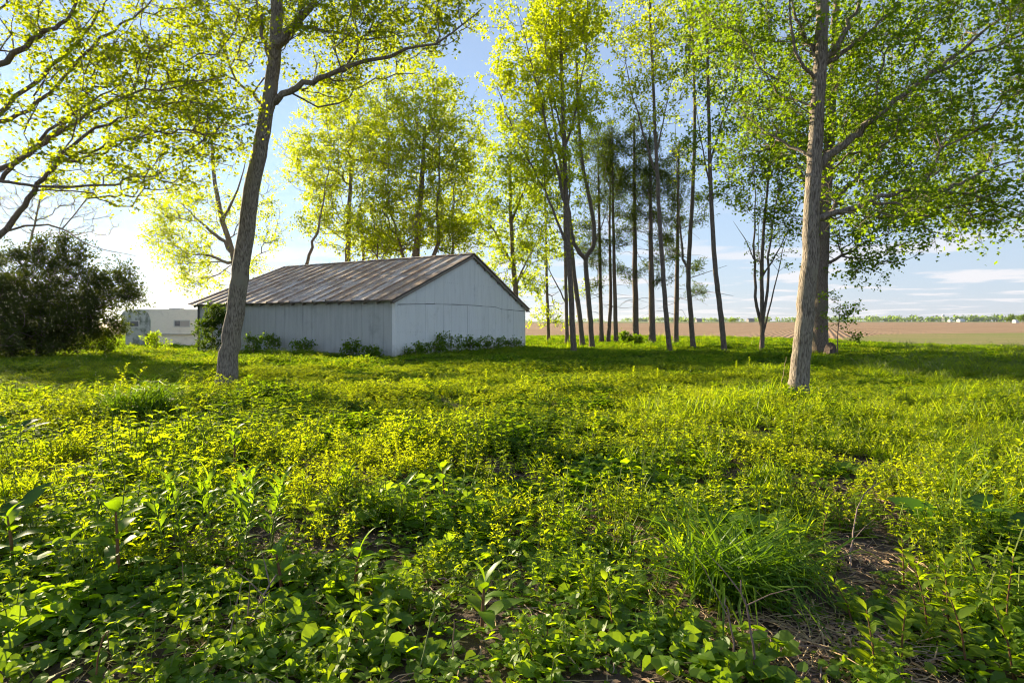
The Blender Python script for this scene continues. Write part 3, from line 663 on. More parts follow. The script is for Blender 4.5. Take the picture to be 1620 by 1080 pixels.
tree('grove_tree', 'slim multi stemmed tree just left of the right maple', 'tree',
     [(1205, 556, 30), (1206, 500, 30), (1205, 440, 30), (1207, 380, 30), (1212, 320, 30), (1220, 240, 30)], 0.123,
     [(1215, 290, 30, 50, 60, 34), (1190, 240, 30, 45, 50, 26), (1250, 250, 30, 45, 70, 30), (1220, 170, 30, 60, 60, 34), (1180, 330, 30, 30, 40, 14), (1235, 340, 30, 34, 50, 26), (1160, 280, 30, 30, 50, 16), (1215, 400, 30, 40, 40, 14), (1250, 180, 30, 40, 60, 26)],
     limbs=[(0.10, [(1206, 530, 30), (1196, 470, 30.2), (1193, 400, 30.4), (1196, 330, 30.5), (1190, 250, 30.6)]), (0.09, [(1206, 525, 30), (1214, 460, 29.8), (1217, 390, 29.7), (1228, 320, 29.6), (1240, 240, 29.5)]), (0.05, [(1205, 440, 30), (1235, 390, 29.8), (1262, 330, 29.7)]), (0.04, [(1196, 420, 30), (1180, 380, 30.2), (1160, 350, 30.4)]), (0.05, [(1206, 535, 30), (1224, 460, 30.3), (1238, 400, 30.5), (1256, 330, 30.6)]), (0.045, [(1205, 530, 30), (1204, 450, 29.5), (1200, 380, 29.3), (1206, 300, 29.2)])],
     leaf='leaf_right', bark='bark_grove', seed=13, lsize=0.134, nleaf=33, twigs=4, tlen=0.7, attach=0.55, minr=0.012, group=BG)
tree('grove_tree', 'slim crooked tree with curved bare lower trunk right of the pines', 'tree',
     [(1146, 562, 29), (1143, 520, 29), (1137, 470, 29), (1131, 420, 29), (1127, 350, 29), (1123, 260, 29), (1121, 170, 29), (1119, 80, 29), (1116, -30, 29)], 0.139,
     [(1125, 120, 29, 60, 70, 46), (1160, 60, 29, 50, 60, 30), (1090, 70, 29, 45, 60, 26), (1120, -20, 29, 70, 50, 30), (1150, 200, 29, 40, 60, 22), (1110, 220, 29, 30, 50, 16), (1140, 290, 29, 34, 40, 12)],
     limbs=[(0.06, [(1123, 260, 29), (1140, 200, 28.8), (1165, 130, 28.6), (1180, 60, 28.5)]), (0.05, [(1124, 290, 29), (1108, 220, 29.2), (1098, 140, 29.4)])],
     leaf='leaf_right', bark='bark_grove', seed=14, lsize=0.134, nleaf=42, twigs=4, tlen=0.7, attach=0.5, minr=0.011, group=BG)
tree('grove_tree', 'slim tree with forked lower trunk and dead side twigs among the pines', 'tree',
     [(1097, 553, 35), (1093, 500, 35), (1089, 440, 35), (1092, 370, 35), (1096, 300, 35), (1099, 200, 35), (1097, 90, 35), (1093, -10, 35)], 0.156,
     [(1095, 130, 35, 55, 60, 34), (1110, 50, 35, 60, 60, 34), (1080, 20, 35, 50, 50, 24), (1095, 240, 35, 30, 50, 12)],
     limbs=[(0.09, [(1089, 435, 35), (1080, 400, 35.2), (1075, 340, 35.4), (1072, 270, 35.5), (1068, 180, 35.6)])],
     extra=[([(1091, 470, 35), (1120, 462, 34.6), (1160, 468, 34)], 0.03), ([(1091, 440, 35), (1115, 432, 34.6), (1150, 420, 34.2)], 0.03), ([(1092, 410, 35), (1060, 395, 35.2), (1040, 380, 35.4)], 0.03)],
     leaf='leaf_back', bark='bark_grove', seed=15, lsize=0.146, nleaf=39, twigs=4, tlen=0.8, attach=0.5, minr=0.012, group=BG)
tree('grove_tree', 'tall slim tree with smooth leaning trunk in front of the pines', 'tree',
     [(1060, 562, 29.5), (1056, 520, 29.5), (1051, 460, 29.5), (1046, 390, 29.5), (1042, 320, 29.5), (1038, 240, 29.5), (1034, 150, 29.5), (1030, 60, 29.5), (1026, -50, 29.5)], 0.131,
     [(1020, 110, 29.5, 50, 90, 50), (1040, 30, 29.5, 60, 60, 44), (1000, 50, 29.5, 45, 60, 30), (1055, 170, 29.5, 40, 60, 22), (1000, 170, 29.5, 35, 50, 14), (1020, -50, 29.5, 70, 50, 30)],
     limbs=[(0.07, [(1039, 280, 29.5), (1018, 210, 29.4), (998, 140, 29.3), (985, 60, 29.2)]), (0.05, [(1038, 240, 29.5), (1052, 180, 29.6), (1062, 100, 29.7)])],
     leaf='leaf_yellow', bark='bark_grove', seed=16, lsize=0.134, nleaf=39, twigs=4, tlen=0.65, attach=0.45, minr=0.011, group=BG)
tree('grove_tree', 'tall pale yellow leaved tree right of the barn', 'tree',
     [(908, 564, 29.5), (906, 520, 29.5), (903, 460, 29.5), (899, 390, 29.5), (896, 310, 29.5), (892, 220, 29.5), (889, 130, 29.5), (886, 40, 29.5), (882, -80, 29.5)], 0.156,
     [(870, 60, 29.5, 85, 65, 80), (900, 20, 29.5, 75, 60, 70), (840, 90, 29.5, 60, 60, 44), (930, 60, 29.5, 40, 60, 30), (860, 170, 29.5, 70, 60, 60), (820, 150, 29.5, 45, 60, 22), (870, 250, 29.5, 60, 50, 42), (920, 170, 29.5, 40, 70, 26), (880, -70, 29.5, 110, 60, 70), (830, 260, 29.5, 45, 45, 20), (790, 110, 29.5, 30, 40, 10)],
     limbs=[(0.09, [(897, 330, 29.5), (880, 260, 29.3), (860, 180, 29.2), (840, 100, 29.0), (820, 20, 28.9)]), (0.08, [(899, 400, 29.5), (875, 330, 29.6), (845, 270, 29.8), (810, 200, 30), (780, 120, 30.2)]), (0.07, [(893, 240, 29.5), (910, 180, 29.4), (925, 100, 29.3), (935, 20, 29.2)]), (0.07, [(895, 300, 29.5), (890, 220, 29.9), (872, 130, 30.2), (862, 40, 30.4)])],
     leaf='leaf_yellow', bark='bark_grove', seed=17, lsize=0.151, nleaf=51, twigs=5, tlen=0.62, attach=0.45, minr=0.012, group=BG)
tree('grove_tree', 'tree with wide Y shaped fork right of the yellow leaved tree', 'tree',
     [(937, 556, 35), (934, 510, 35), (930, 460, 35), (927, 410, 35), (938, 390, 34.9), (940, 360, 34.8), (932, 310, 34.7), (922, 260, 34.6), (915, 180, 34.5), (912, 100, 34.4)], 0.172,
     [(915, 130, 34.5, 50, 90, 44), (945, 180, 34.5, 35, 60, 16), (900, 290, 35, 45, 50, 22), (890, 370, 35, 40, 40, 12), (930, 60, 34.5, 60, 50, 30)],
     limbs=[(0.15, [(927, 412, 35), (908, 385, 35.1), (903, 350, 35.2), (900, 290, 35.3), (895, 210, 35.4)]), (0.05, [(938, 390, 34.9), (955, 350, 34.8), (965, 300, 34.7)])],
     leaf='leaf_back', bark='bark_grove', seed=18, lsize=0.146, nleaf=36, twigs=4, tlen=0.75, attach=0.6, minr=0.012, rtop=0.4, group=BG)
tree('grove_tree', 'dark trunk leaning left behind the yellow leaved tree', 'tree',
     [(922, 553, 38), (917, 500, 38), (909, 440, 38), (902, 370, 38), (893, 300, 38), (880, 220, 38), (868, 140, 38)], 0.180,
     [(870, 290, 38, 50, 60, 24), (850, 220, 38, 55, 60, 26), (900, 230, 38, 40, 60, 16), (870, 130, 38, 60, 50, 26)],
     leaf='leaf_back', bark='bark_grove', seed=19, lsize=0.157, nleaf=39, twigs=4, tlen=0.8, attach=0.45, minr=0.013, group=BG)
tree('grove_tree', 'pale straight trunk close behind the yellow leaved tree', 'tree',
     [(897, 546, 43), (896, 480, 43), (894, 400, 43), (893, 330, 43), (890, 240, 43)], 0.156,
     [(850, 400, 43, 30, 60, 12), (880, 300, 43, 50, 60, 24), (910, 350, 43, 30, 50, 10)],
     limbs=[(0.06, [(895, 480, 43), (878, 445, 43.2), (860, 410, 43.4), (842, 385, 43.6)])],
     leaf='leaf_back', bark='bark_grove', seed=20, lsize=0.168, nleaf=33, twigs=4, tlen=0.8, attach=0.4, minr=0.014, group=BG)
tree('grove_tree', 'thin dark tree with low leafy twigs near the barn right corner', 'tree',
     [(868, 541, 52), (866, 480, 52), (864, 400, 52), (863, 320, 52), (862, 250, 52)], 0.164,
     [(850, 300, 52, 40, 60, 26), (880, 380, 52, 40, 60, 20), (840, 400, 52, 30, 60, 14), (890, 470, 52, 40, 40, 12), (850, 500, 52, 30, 22, 10), (885, 505, 52, 25, 16, 8)],
     leaf='leaf_back', bark='bark_pine', seed=21, lsize=0.190, nleaf=36, twigs=4, tlen=0.9, attach=0.25, minr=0.014, group=BG)
# behind the barn
BB = 'maples behind the barn'
tree('maple_tree', 'maple rising right behind the barn gable peak', 'tree',
     [(818, 541, 46), (816, 470, 46), (811, 400, 46), (808, 340, 46), (806, 260, 46)], 0.27,
     [(800, 300, 46, 60, 70, 87), (770, 350, 46, 50, 50, 46), (830, 390, 46, 50, 60, 58), (780, 420, 46, 40, 40, 26), (850, 320, 46, 40, 60, 43), (800, 210, 46, 50, 50, 49), (740, 300, 46, 40, 60, 34), (835, 450, 46, 30, 30, 20)],
     limbs=[(0.12, [(812, 420, 46), (790, 380, 46.2), (765, 340, 46.4), (745, 290, 46.6)]), (0.11, [(809, 350, 46), (830, 300, 46), (850, 240, 46)]), (0.1, [(814, 450, 46), (835, 410, 45.7), (855, 370, 45.5)])],
     leaf='leaf_back', bark='bark_warm', seed=22, lsize=0.190, nleaf=51, twigs=5, tlen=0.9, attach=0.4, minr=0.015, group=BB)
tree('maple_tree', 'dense many stemmed maple above the barn ridge middle', 'tree',
     [(655, 550, 43), (656, 480, 43), (658, 420, 43), (662, 350, 43), (668, 280, 43), (672, 200, 43)], 0.36,
     [(640, 250, 43, 90, 80, 188), (690, 200, 43, 70, 80, 130), (610, 330, 43, 60, 60, 101), (700, 310, 43, 50, 60, 87), (660, 365, 43, 95, 40, 110), (715, 370, 43, 40, 36, 30), (600, 390, 43, 50, 22, 26), (660, 150, 43, 70, 50, 72), (740, 250, 43, 35, 70, 43), (720, 380, 43, 40, 40, 29)],
     limbs=[(0.2, [(657, 440, 43), (690, 400, 42.8), (692, 340, 42.7), (695, 270, 42.6), (700, 190, 42.5)]), (0.16, [(657, 440, 43), (635, 400, 43.2), (620, 340, 43.4), (605, 280, 43.6)]), (0.14, [(657, 450, 43), (712, 410, 42.8), (716, 340, 42.6), (722, 260, 42.4)]), (0.14, [(656, 470, 43), (605, 430, 43.3), (597, 380, 43.5), (585, 320, 43.7)])],
     leaf='leaf_yellow', bark='bark_warm', seed=23, lsize=0.18, nleaf=52, twigs=5, tlen=1.0, attach=0.5, minr=0.016, group=BB)
tree('maple_tree', 'sunlit maple with leaning bare limb above the barn left half', 'tree',
     [(545, 550, 47), (548, 470, 47), (550, 410, 47), (552, 340, 47), (556, 260, 47)], 0.34,
     [(550, 250, 47, 80, 80, 174), (500, 280, 47, 50, 50, 72), (560, 360, 47, 70, 45, 100), (510, 350, 47, 40, 40, 34), (590, 200, 47, 60, 70, 101), (530, 190, 47, 60, 50, 72), (480, 230, 47, 40, 40, 29), (620, 390, 47, 40, 30, 29)],
     limbs=[(0.18, [(548, 460, 47), (575, 410, 46.8), (570, 350, 46.6), (575, 280, 46.4)]), (0.2, [(545, 520, 47), (470, 460, 46), (485, 415, 45.5), (500, 370, 45), (512, 320, 45), (520, 260, 45.5)])],
     leaf='leaf_yellow', bark='bark_warm', seed=24, lsize=0.18, nleaf=54, twigs=5, tlen=1.0, attach=0.5, minr=0.016, group=BB)
tree('maple_tree', 'sunlit open crowned tree over the trailer behind the leaning maple', 'tree',
     [(385, 560, 50), (380, 480, 50), (368, 400, 50), (352, 350, 50), (340, 290, 50), (335, 220, 50)], 0.34,
     [(290, 390, 50, 55, 50, 87), (330, 335, 50, 80, 40, 80), (265, 325, 50, 45, 40, 36), (310, 430, 50, 45, 35, 49), (260, 370, 50, 35, 40, 31), (420, 330, 50, 35, 60, 29), (390, 430, 50, 40, 26, 20), (430, 380, 50, 22, 30, 10)],
     limbs=[(0.2, [(366, 400, 50), (340, 370, 50), (315, 350, 50), (285, 320, 50)]), (0.15, [(370, 420, 50), (335, 405, 50), (300, 400, 50), (265, 385, 50)]), (0.14, [(352, 350, 50), (375, 300, 49.6), (395, 240, 49.3)])],
     leaf='leaf_yellow', bark='bark_warm', seed=25, lsize=0.2, nleaf=34, twigs=5, tlen=1.0, attach=0.35, minr=0.016, group=BB)
tree('spring_tree', 'sparse budding tree with bare twigs above the dark cedar', 'tree',
     [(30, 560, 38), (34, 470, 38), (44, 400, 38), (56, 350, 38), (66, 300, 38)], 0.12,
     [(60, 330, 38, 90, 60, 90), (120, 340, 38, 60, 50, 50), (20, 300, 38, 60, 60, 40), (100, 290, 38, 60, 40, 40)], leaf='leaf_yellow', bark='bark_warm', seed=26, lsize=0.08, nleaf=8, twigs=5, tlen=0.9, attach=0.4, minr=0.012)
tree('sapling_tree', 'thin sapling of tangled stems beside the stump', 'sapling',
     [(1325, 560, 27), (1325, 535, 27), (1327, 510, 27), (1330, 480, 27)], 0.03,
     [(1325, 500, 27, 22, 30, 16), (1345, 490, 27, 14, 22, 8), (1350, 535, 27, 14, 10, 6), (1315, 470, 27, 14, 20, 6)], leaf='weed_shade_tone', bark='bark_warm', seed=27, lsize=0.112, nleaf=21, twigs=4, tlen=0.3, attach=0.2, minr=0.006)
# pines
PL = ['leftmost slim pine trunk in the row behind the forked tree', 'second pine from the left of the row, slightly bent trunk', 'third pine of the row, close beside the bent one', 'pine with thick straight trunk standing over the small bush', 'pine with knobbly stubs on its trunk right of the small bush', 'rightmost dark pine with bare lower side branches']
for k, (px, pxt, Yb, yb, r0, yt) in enumerate([(952, 946, 48, 546, 0.19, 190), (962, 966, 48, 546, 0.17, 215), (975, 968, 47, 546, 0.19, 200), (1006, 1003, 47, 546, 0.27, 185), (1032, 1028, 45, 547, 0.27, 210), (1069, 1074, 46, 547, 0.22, 225)]):
    rr = random.Random(60 + k); ex = []
    for q in range(14):
        y = rr.uniform(330, 500); sg = rr.choice((-1, 1)); ln = rr.uniform(18, 55); xx = px + (pxt - px) * (546 - y) / 350
        ex.append(([(xx, y, Yb), (xx + sg * ln * 0.5, y - rr.uniform(-6, 8), Yb + rr.uniform(-1, 1)), (xx + sg * ln, y + rr.uniform(-6, 14), Yb + rr.uniform(-2, 2))], 0.022))
    tree('pine_tree', PL[k], 'pine tree', [(px, yb, Yb), (px + (pxt - px) * .3 + (3 if k == 1 else 0), 470, Yb), (px + (pxt - px) * .6, 380, Yb), (px + (pxt - px) * .8, 300, Yb), (pxt, yt, Yb)], r0,
         [(pxt, yt + 22, Yb, 22, 26, 14), (pxt - 8 + rr.uniform(-8, 8), yt + 60, Yb, 46, 12, 16 + 5 * (k > 2)), (pxt + 8 + rr.uniform(-8, 8), yt + 92, Yb, 52, 9, 14 + 5 * (k > 2)), (pxt + rr.uniform(-14, 14), yt + 125, Yb, 48, 9, 12 + 4 * (k > 2)), (pxt + rr.choice((-20, 20)), yt + 165, Yb, 28, 10, 9), (pxt + rr.choice((-25, 25)), yt + 200, Yb, 20, 7, 6), (pxt + rr.choice((-22, 22)), yt + 235, Yb, 16, 6, 5)],
         extra=ex, leaf='needle', bark='bark_pine', seed=70 + k, lsize=0.25, nleaf=84, twigs=7, tlen=0.75, attach=0.45, minr=0.014, needles=True, wid=0.10, group='pines in the grove', rtop=0.25, flare=1.2, bf=0.6, sag=-0.1)
# cedar and shrubs
tree('cedar_bush', 'large dark evergreen cedar bush at the left edge', 'bush',
     [(60, 576, 25), (62, 530, 25), (66, 490, 25), (72, 450, 25)], 0.10,
     [(50, 480, 25, 70, 50, 60), (115, 500, 25, 55, 36, 44), (0, 470, 25, 55, 60, 44), (30, 530, 25, 100, 30, 70), (90, 540, 25, 70, 20, 40), (-40, 540, 25, 80, 24, 40), (-60, 480, 25, 60, 70, 40), (90, 440, 25, 40, 34, 26), (150, 520, 25, 34, 22, 16),
      (60, 408, 25, 16, 28, 9), (98, 402, 25, 12, 30, 9), (130, 426, 25, 12, 34, 9), (155, 448, 25, 18, 20, 9), (188, 444, 25, 14, 22, 8), (206, 470, 25, 16, 6, 5), (198, 468, 25, 14, 9, 5), (20, 408, 25, 18, 20, 8), (160, 478, 25, 24, 12, 8)],
     leaf='cedar', bark='bark_pine', seed=31, lsize=0.13, nleaf=170, twigs=8, tlen=0.7, attach=0.0, minr=0.012, needles=True, wid=0.2, bf=0.2, spread=0.55)
def shrub(name, label, px, pyb, Y, w, h, n, seed, leaf='weed_shade_tone', ls=0.09, nl=26, group=None):
    rq = random.Random(seed)
    tree(name, label, 'shrub', [(px, pyb, Y), (px + 2, pyb - h * 0.4, Y), (px + 1, pyb - h * 0.75, Y)], 0.025, [(px, pyb - h * 0.35, Y, w * 0.55, h * 0.35, n // 2)] + [(px + w * rq.uniform(-.45, .45), pyb - h * rq.uniform(.45, .9), Y + rq.uniform(-.3, .3), w * .16, h * .22, max(3, n // 7)) for _ in range(5)],
         leaf=leaf, bark='bark_warm', seed=seed, lsize=ls, nleaf=nl, twigs=4, tlen=0.25, attach=0.0, minr=0.005, group=group, droop=0.1, crown_name='foliage')
shrub('elder_shrub', 'dark leafy elder shrub against the barn front wall left end', 334, 556, 30, 48, 78, 70, 41, 'elder', ls=0.12, nl=40)
shrub('round_bush', 'small round green bush at the foot of the pines', 1000, 546, 44, 34, 22, 30, 42, ls=0.14, nl=36)
shrub('round_bush', 'low bright bush between trailer and cedar', 165, 558, 26, 60, 18, 30, 43, ls=0.10)
shrub('yellow_shrub', 'yellow lit shrub in front of the trailer wheel well', 246, 552, 31, 30, 26, 16, 44, 'weed', ls=0.12)
for k, (px, py, w, h, lb) in enumerate([(712, 558, 34, 34, 'tallest leafy weed clump against the white gable'), (685, 562, 36, 22, 'bushy weed clump near the barn corner on the gable side'), (742, 556, 26, 22, 'weed clump right of the tallest one at the gable'), (655, 566, 30, 18, 'low weed clump at the barn corner'), (775, 553, 26, 17, 'weed clump at the gable right half'), (808, 552, 24, 14, 'low weed clump near the gable right end'),
                                       (430, 556, 16, 26, 'thin sprout against the grey wall right of the leaning maple'), (480, 560, 18, 20, 'small sprout at the grey wall middle'), (552, 562, 22, 22, 'leafy sprout at the grey wall right half'), (590, 566, 24, 14, 'low weeds at the grey wall near the corner'), (400, 558, 26, 26, 'bright weed clump beside the leaning maple trunk')]):
    s_ = 3.2 + k * 0
    Yk = {0: 27.6, 1: 26.6, 2: 28.6, 3: 25.6, 4: 30.5, 5: 33.0, 6: 28.4, 7: 27.3, 8: 25.8, 9: 25.0, 10: 26.5}[k]
    shrub('wall_weed', lb, px, py, Yk, w * 1.25, h, 22, 50 + k, group='weeds along the barn walls', ls=0.10, nl=26)

# stump beside the thick maple
def stump():
    c = P(1314, 560, 27.2); zg = float(gh(c[0], c[1])); t = MB(); r = np.random.default_rng(5); k = 14; V = []
    for j, (z, rr) in enumerate(((-0.05, 0.36), (0.10, 0.27), (0.26, 0.23), (0.40, 0.21), (0.46, 0.15))):
        for q in range(k):
            a = q / k * 2 * math.pi; R2 = rr * (1 + 0.16 * math.sin(3 * a + 1) + r.normal() * 0.05); V.append((R2 * math.cos(a), R2 * math.sin(a), z + (0.14 * math.cos(a - 1) if j > 1 else 0) + r.normal() * 0.015))
    F = [[j * k + q, j * k + (q + 1) % k, (j + 1) * k + (q + 1) % k, (j + 1) * k + q] for j in range(4) for q in range(k)]
    t.add(V, np.array(F)); t.add(V[4 * k:], np.array([list(range(k))]))
    o = link('tree_stump', t.mesh('tree_stump', M['stump']), None, (c[0], c[1], zg)); tag(o, 'weathered stump at the foot of the thick maple', 'stump')
stump()
print('TREE TRIS', TRI[0])

# ------------------------------------------------------------------ plant prototypes for the ground cover
SH = {'ovate': ([0, .15, .38, .65, .88, 1], [.06, .72, 1, .78, .32, 0]), 'lance': ([0, .2, .45, .75, 1], [.10, .8, 1, .62, 0]), 'heart': ([0, .1, .32, .6, .85, 1], [.62, .95, 1, .74, .3, 0]),
      'small': ([0, .4, 1], [.15, 1, 0]), 'ov': ([0, .22, .6, 1], [.1, .92, .85, 0]), 'hrt': ([0, .2, .55, 1], [.62, 1, .8, 0]), 'blade': ([0, .3, .65, 1], [.7, 1, .75, 0])}
def leaf_geo(L, Wd, shape='ovate', fold=0.25, curl=0.6, pitch=0.3):
    """leaf along +x, arching; returns verts, quads"""
    if shape == 'tiny':
        c, s_ = math.cos(pitch), math.sin(pitch); h = Wd * .5
        return np.array([(0, 0, 0), (L * .45 * c, h, L * .45 * s_ + h * fold), (L * math.cos(pitch - curl * .5), 0, L * math.sin(pitch - curl * .5)), (L * .45 * c, -h, L * .45 * s_ + h * fold)]), np.array([[0, 1, 2, 3]])
    ts, ws = SH[shape]; ts = np.array(ts); ws = np.array(ws) * Wd * 0.5
    ang = pitch - curl * ts; x = np.concatenate([[0], np.cumsum(np.diff(ts) * L * np.cos(ang[:-1]))]); z = np.concatenate([[0], np.cumsum(np.diff(ts) * L * np.sin(ang[:-1]))])
    V = []
    for k in range(len(ts)):
        xb = x[k] - (0.16 * L if shape in ('heart', 'hrt') and k == 0 else 0)
        V += [(xb, ws[k], z[k] + ws[k] * fold), (x[k], 0, z[k]), (xb, -ws[k], z[k] + ws[k] * fold)]
    F = []
    for k in range(len(ts) - 1): F += [[3 * k, 3 * k + 1, 3 * k + 4, 3 * k + 3], [3 * k + 1, 3 * k + 2, 3 * k + 5, 3 * k + 4]]
    return np.array(V), np.array(F)
def put(mb, geo, pos, az, roll=0.0, sc=1.0, m=0):
    V, F = geo; c, s_ = math.cos(roll), math.sin(roll)
    V = V * sc; V = np.stack([V[:, 0], V[:, 1] * c - V[:, 2] * s_, V[:, 1] * s_ + V[:, 2] * c], 1)
    c, s_ = math.cos(az), math.sin(az)
    V = np.stack([V[:, 0] * c - V[:, 1] * s_, V[:, 0] * s_ + V[:, 1] * c, V[:, 2]], 1) + np.asarray(pos)
    mb.add(V, F, m)
PR = random.Random(99); U = PR.uniform
GM = ['ivy', 'weed_fine', 'weed', 'grass', 'weed_shade_tone', 'stem', 'straw', 'twig', 'dry']; GI = {k: i for i, k in enumerate(GM)}
def disc(R): a = U(0, 6.28); r = R * math.sqrt(U(0, 1)); return r * math.cos(a), r * math.sin(a)
def p_ivy(n=44, R=0.26, h=0.11, ls=0.066):
    mb = MB()
    for k in range(n):
        x, y = disc(R); z = h * U(0.2, 1.0) * (1.1 - 0.5 * math.hypot(x, y) / R); L = ls * U(0.55, 1.35)
        put(mb, leaf_geo(L, L * U(0.85, 1.1), 'hrt', U(0.1, 0.4), U(0.2, 0.9), U(-0.3, 0.5)), (x, y, z), U(0, 6.28), U(-0.5, 0.5), 1, GI['ivy'])
        if k % 3 == 0: tube(mb, [(x * .7, y * .7, 0), (x, y, z)], 0.0022, 3, GI['stem'])
    return mb
def p_fine(ns=11, R=0.25, h=0.24, mat='weed_fine', ls=.047):
    mb = MB()
    for k in range(ns):
        x, y = disc(R); H = h * U(0.5, 1.2); lx, ly = U(-.45, .45) * H, U(-.45, .45) * H
        tube(mb, [(x, y, 0), (x + lx * .4, y + ly * .4, H * .6), (x + lx, y + ly, H)], 0.0022, 3, GI['stem'])
        for q in range(int(H / 0.0092)):
            t = U(.12, 1.05); tt = min(t, 1.0); L = ls * (1.2 - 0.5 * t) * U(.6, 1.3)
            put(mb, leaf_geo(L, L * U(.34, .5), 'tiny', 0.25, U(.2, .8), U(-.2, 0.7) + 0.4 * t), (x + lx * t * t + U(-.01, .01), y + ly * t * t + U(-.01, .01), H * tt), U(0, 6.28), U(-.5, .5), 1, GI[mat])
    return mb
def p_broad(ns=7, R=0.2, h=0.23, ls=0.074, mat='weed', asp=0.5):
    mb = MB()
    for k in range(ns):
        x, y = disc(R); H = h * U(0.5, 1.15); lx, ly = U(-.3, .3) * H, U(-.3, .3) * H
        tube(mb, [(x, y, 0), (x + lx, y + ly, H)], 0.003, 3, GI['stem']); nw = max(3, int(H / 0.045)); ph = U(0, 6.28)
        for q in range(nw):
            t = (q + 1) / nw; c = (x + lx * t, y + ly * t, H * t); L = ls * (1.25 - 0.6 * t) * U(.75, 1.25)
            for w in range(2 if t < 0.99 else 4):
                az = ph + q * 1.57 + w * (3.14 if t < 0.99 else 1.57); put(mb, leaf_geo(L, L * asp, 'ov', U(.15, .4), U(.5, 1.2), U(.0, .7)), c, az + U(-.35, .35), U(-.35, .35), 1, GI[mat])
    return mb
def p_grass(nb=44, R=0.16, h=0.26, mat='grass', w=0.006):
    mb = MB()
    for k in range(nb):
        x, y = disc(R); put(mb, leaf_geo(h * U(0.55, 1.2), w * 2 * U(.7, 1.2), 'blade', 0.3, U(0.5, 1.9), U(1.0, 1.5)), (x, y, -0.01), U(0, 6.28), 0, 1, GI[mat])
    return mb
def p_litter(n=22, R=0.35):
    mb = MB()
    for k in range(n):
        x, y = disc(R); b_ = U(0, 6.28); L = U(.05, .28); z = U(.005, .03)
        tube(mb, [(x, y, z), (x + L * .5 * math.cos(b_), y + L * .5 * math.sin(b_), z + U(0, .02)), (x + L * math.cos(b_ + .15), y + L * math.sin(b_ + .15), z + U(-.004, .02))], U(.0012, .003), 4, GI[PR.choice(('straw', 'straw', 'twig'))])
    for k in range(n // 2):
        x, y = disc(R); L = U(.03, .06); put(mb, leaf_geo(L, L * .6, 'ov', U(-.3, .5), U(-.5, 1), U(-.1, .4)), (x, y, .012), U(0, 6.28), U(-.4, .4), 1, GI['dry'])
    return mb
def p_tuft(mat='grass'):   # tall seed-head grass
    mb = MB()
    for k in range(14):
        x, y = disc(.12); H = U(.35, .62); lx, ly = U(.02, .16), U(-.1, .1)
        tube(mb, [(x, y, 0), (x + lx * .3, y + ly * .3, H * .6), (x + lx, y + ly, H)], .0018, 3, GI['stem'])
        if k % 2: tube(mb, [(x + lx, y + ly, H), (x + lx * 1.2, y + ly * 1.2, H + .04), (x + lx * 1.5, y + ly * 1.5, H + .09)], [.003, .006, .002], 4, GI['stem'])
        for w in range(3): put(mb, leaf_geo(U(.15, .34), .011, 'blade', .3, U(.6, 1.6), U(.8, 1.4)), (x + lx * .2, y + ly * .2, H * U(.0, .45)), U(0, 6.28), 0, 1, GI[mat])
    return mb
def p_lawn(nb=60, R=0.4, h=0.13):
    mb = MB()
    for k in range(nb):
        x, y = disc(R); put(mb, leaf_geo(h * U(0.6, 1.5), .022 * U(.7, 1.3), 'tiny', .2, U(.3, 1.6), U(.8, 1.5)), (x, y, -.01), U(0, 6.28), 0, 1, GI['weed_shade_tone'])
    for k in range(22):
        x, y = disc(R); put(mb, leaf_geo(.08 * U(.7, 1.3), .05, 'tiny', .2, .6, U(0, .8)), (x, y, U(.02, .10)), U(0, 6.28), 0, 1, GI['weed_shade_tone'])
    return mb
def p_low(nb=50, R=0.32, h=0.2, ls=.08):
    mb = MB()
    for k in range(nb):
        x, y = disc(R); L = ls * U(.6, 1.3); put(mb, leaf_geo(L, L * .55, 'tiny', U(.1, .4), U(.3, 1.0), U(-.2, .8)), (x, y, h * U(.1, 1) * (1.1 - .5 * math.hypot(x, y) / R)), U(0, 6.28), U(-.4, .4), 1, GI['weed_shade_tone'])
    return mb
RAW = []; PI = {}
def proto(kind, fn, k, **kw):
    PI[kind] = []
    for q in range(k):
        mb = fn(**kw); PI[kind].append(len(RAW)); RAW.append((np.concatenate(mb.v), np.concatenate([f for f, m in mb.f]), np.concatenate([np.full(len(f), m) for f, m in mb.f])))
proto('ivy', p_ivy, 5); proto('fine', p_fine, 6); proto('broad', p_broad, 5); proto('nettle', p_broad, 4, ns=4, R=.14, h=.32, ls=.065, mat='weed', asp=.42)
proto('grass', p_grass, 5); proto('litter', p_litter, 4); proto('seed', p_tuft, 4); proto('lawn', p_lawn, 5); proto('low', p_low, 5); proto('finetall', p_fine, 3, ns=4, R=.12, h=.42)
proto('bigbroad', p_broad, 4, ns=4, R=.16, h=.22, ls=.09, mat='ivy', asp=.55); proto('bigivy', p_ivy, 4, n=30, R=.26, h=.12, ls=.078); proto('dock', p_broad, 4, ns=5, R=.2, h=.22, ls=.14, mat='weed_shade_tone', asp=.45)
proto('longgrass', p_grass, 4, nb=46, R=.2, h=.38, w=.005)

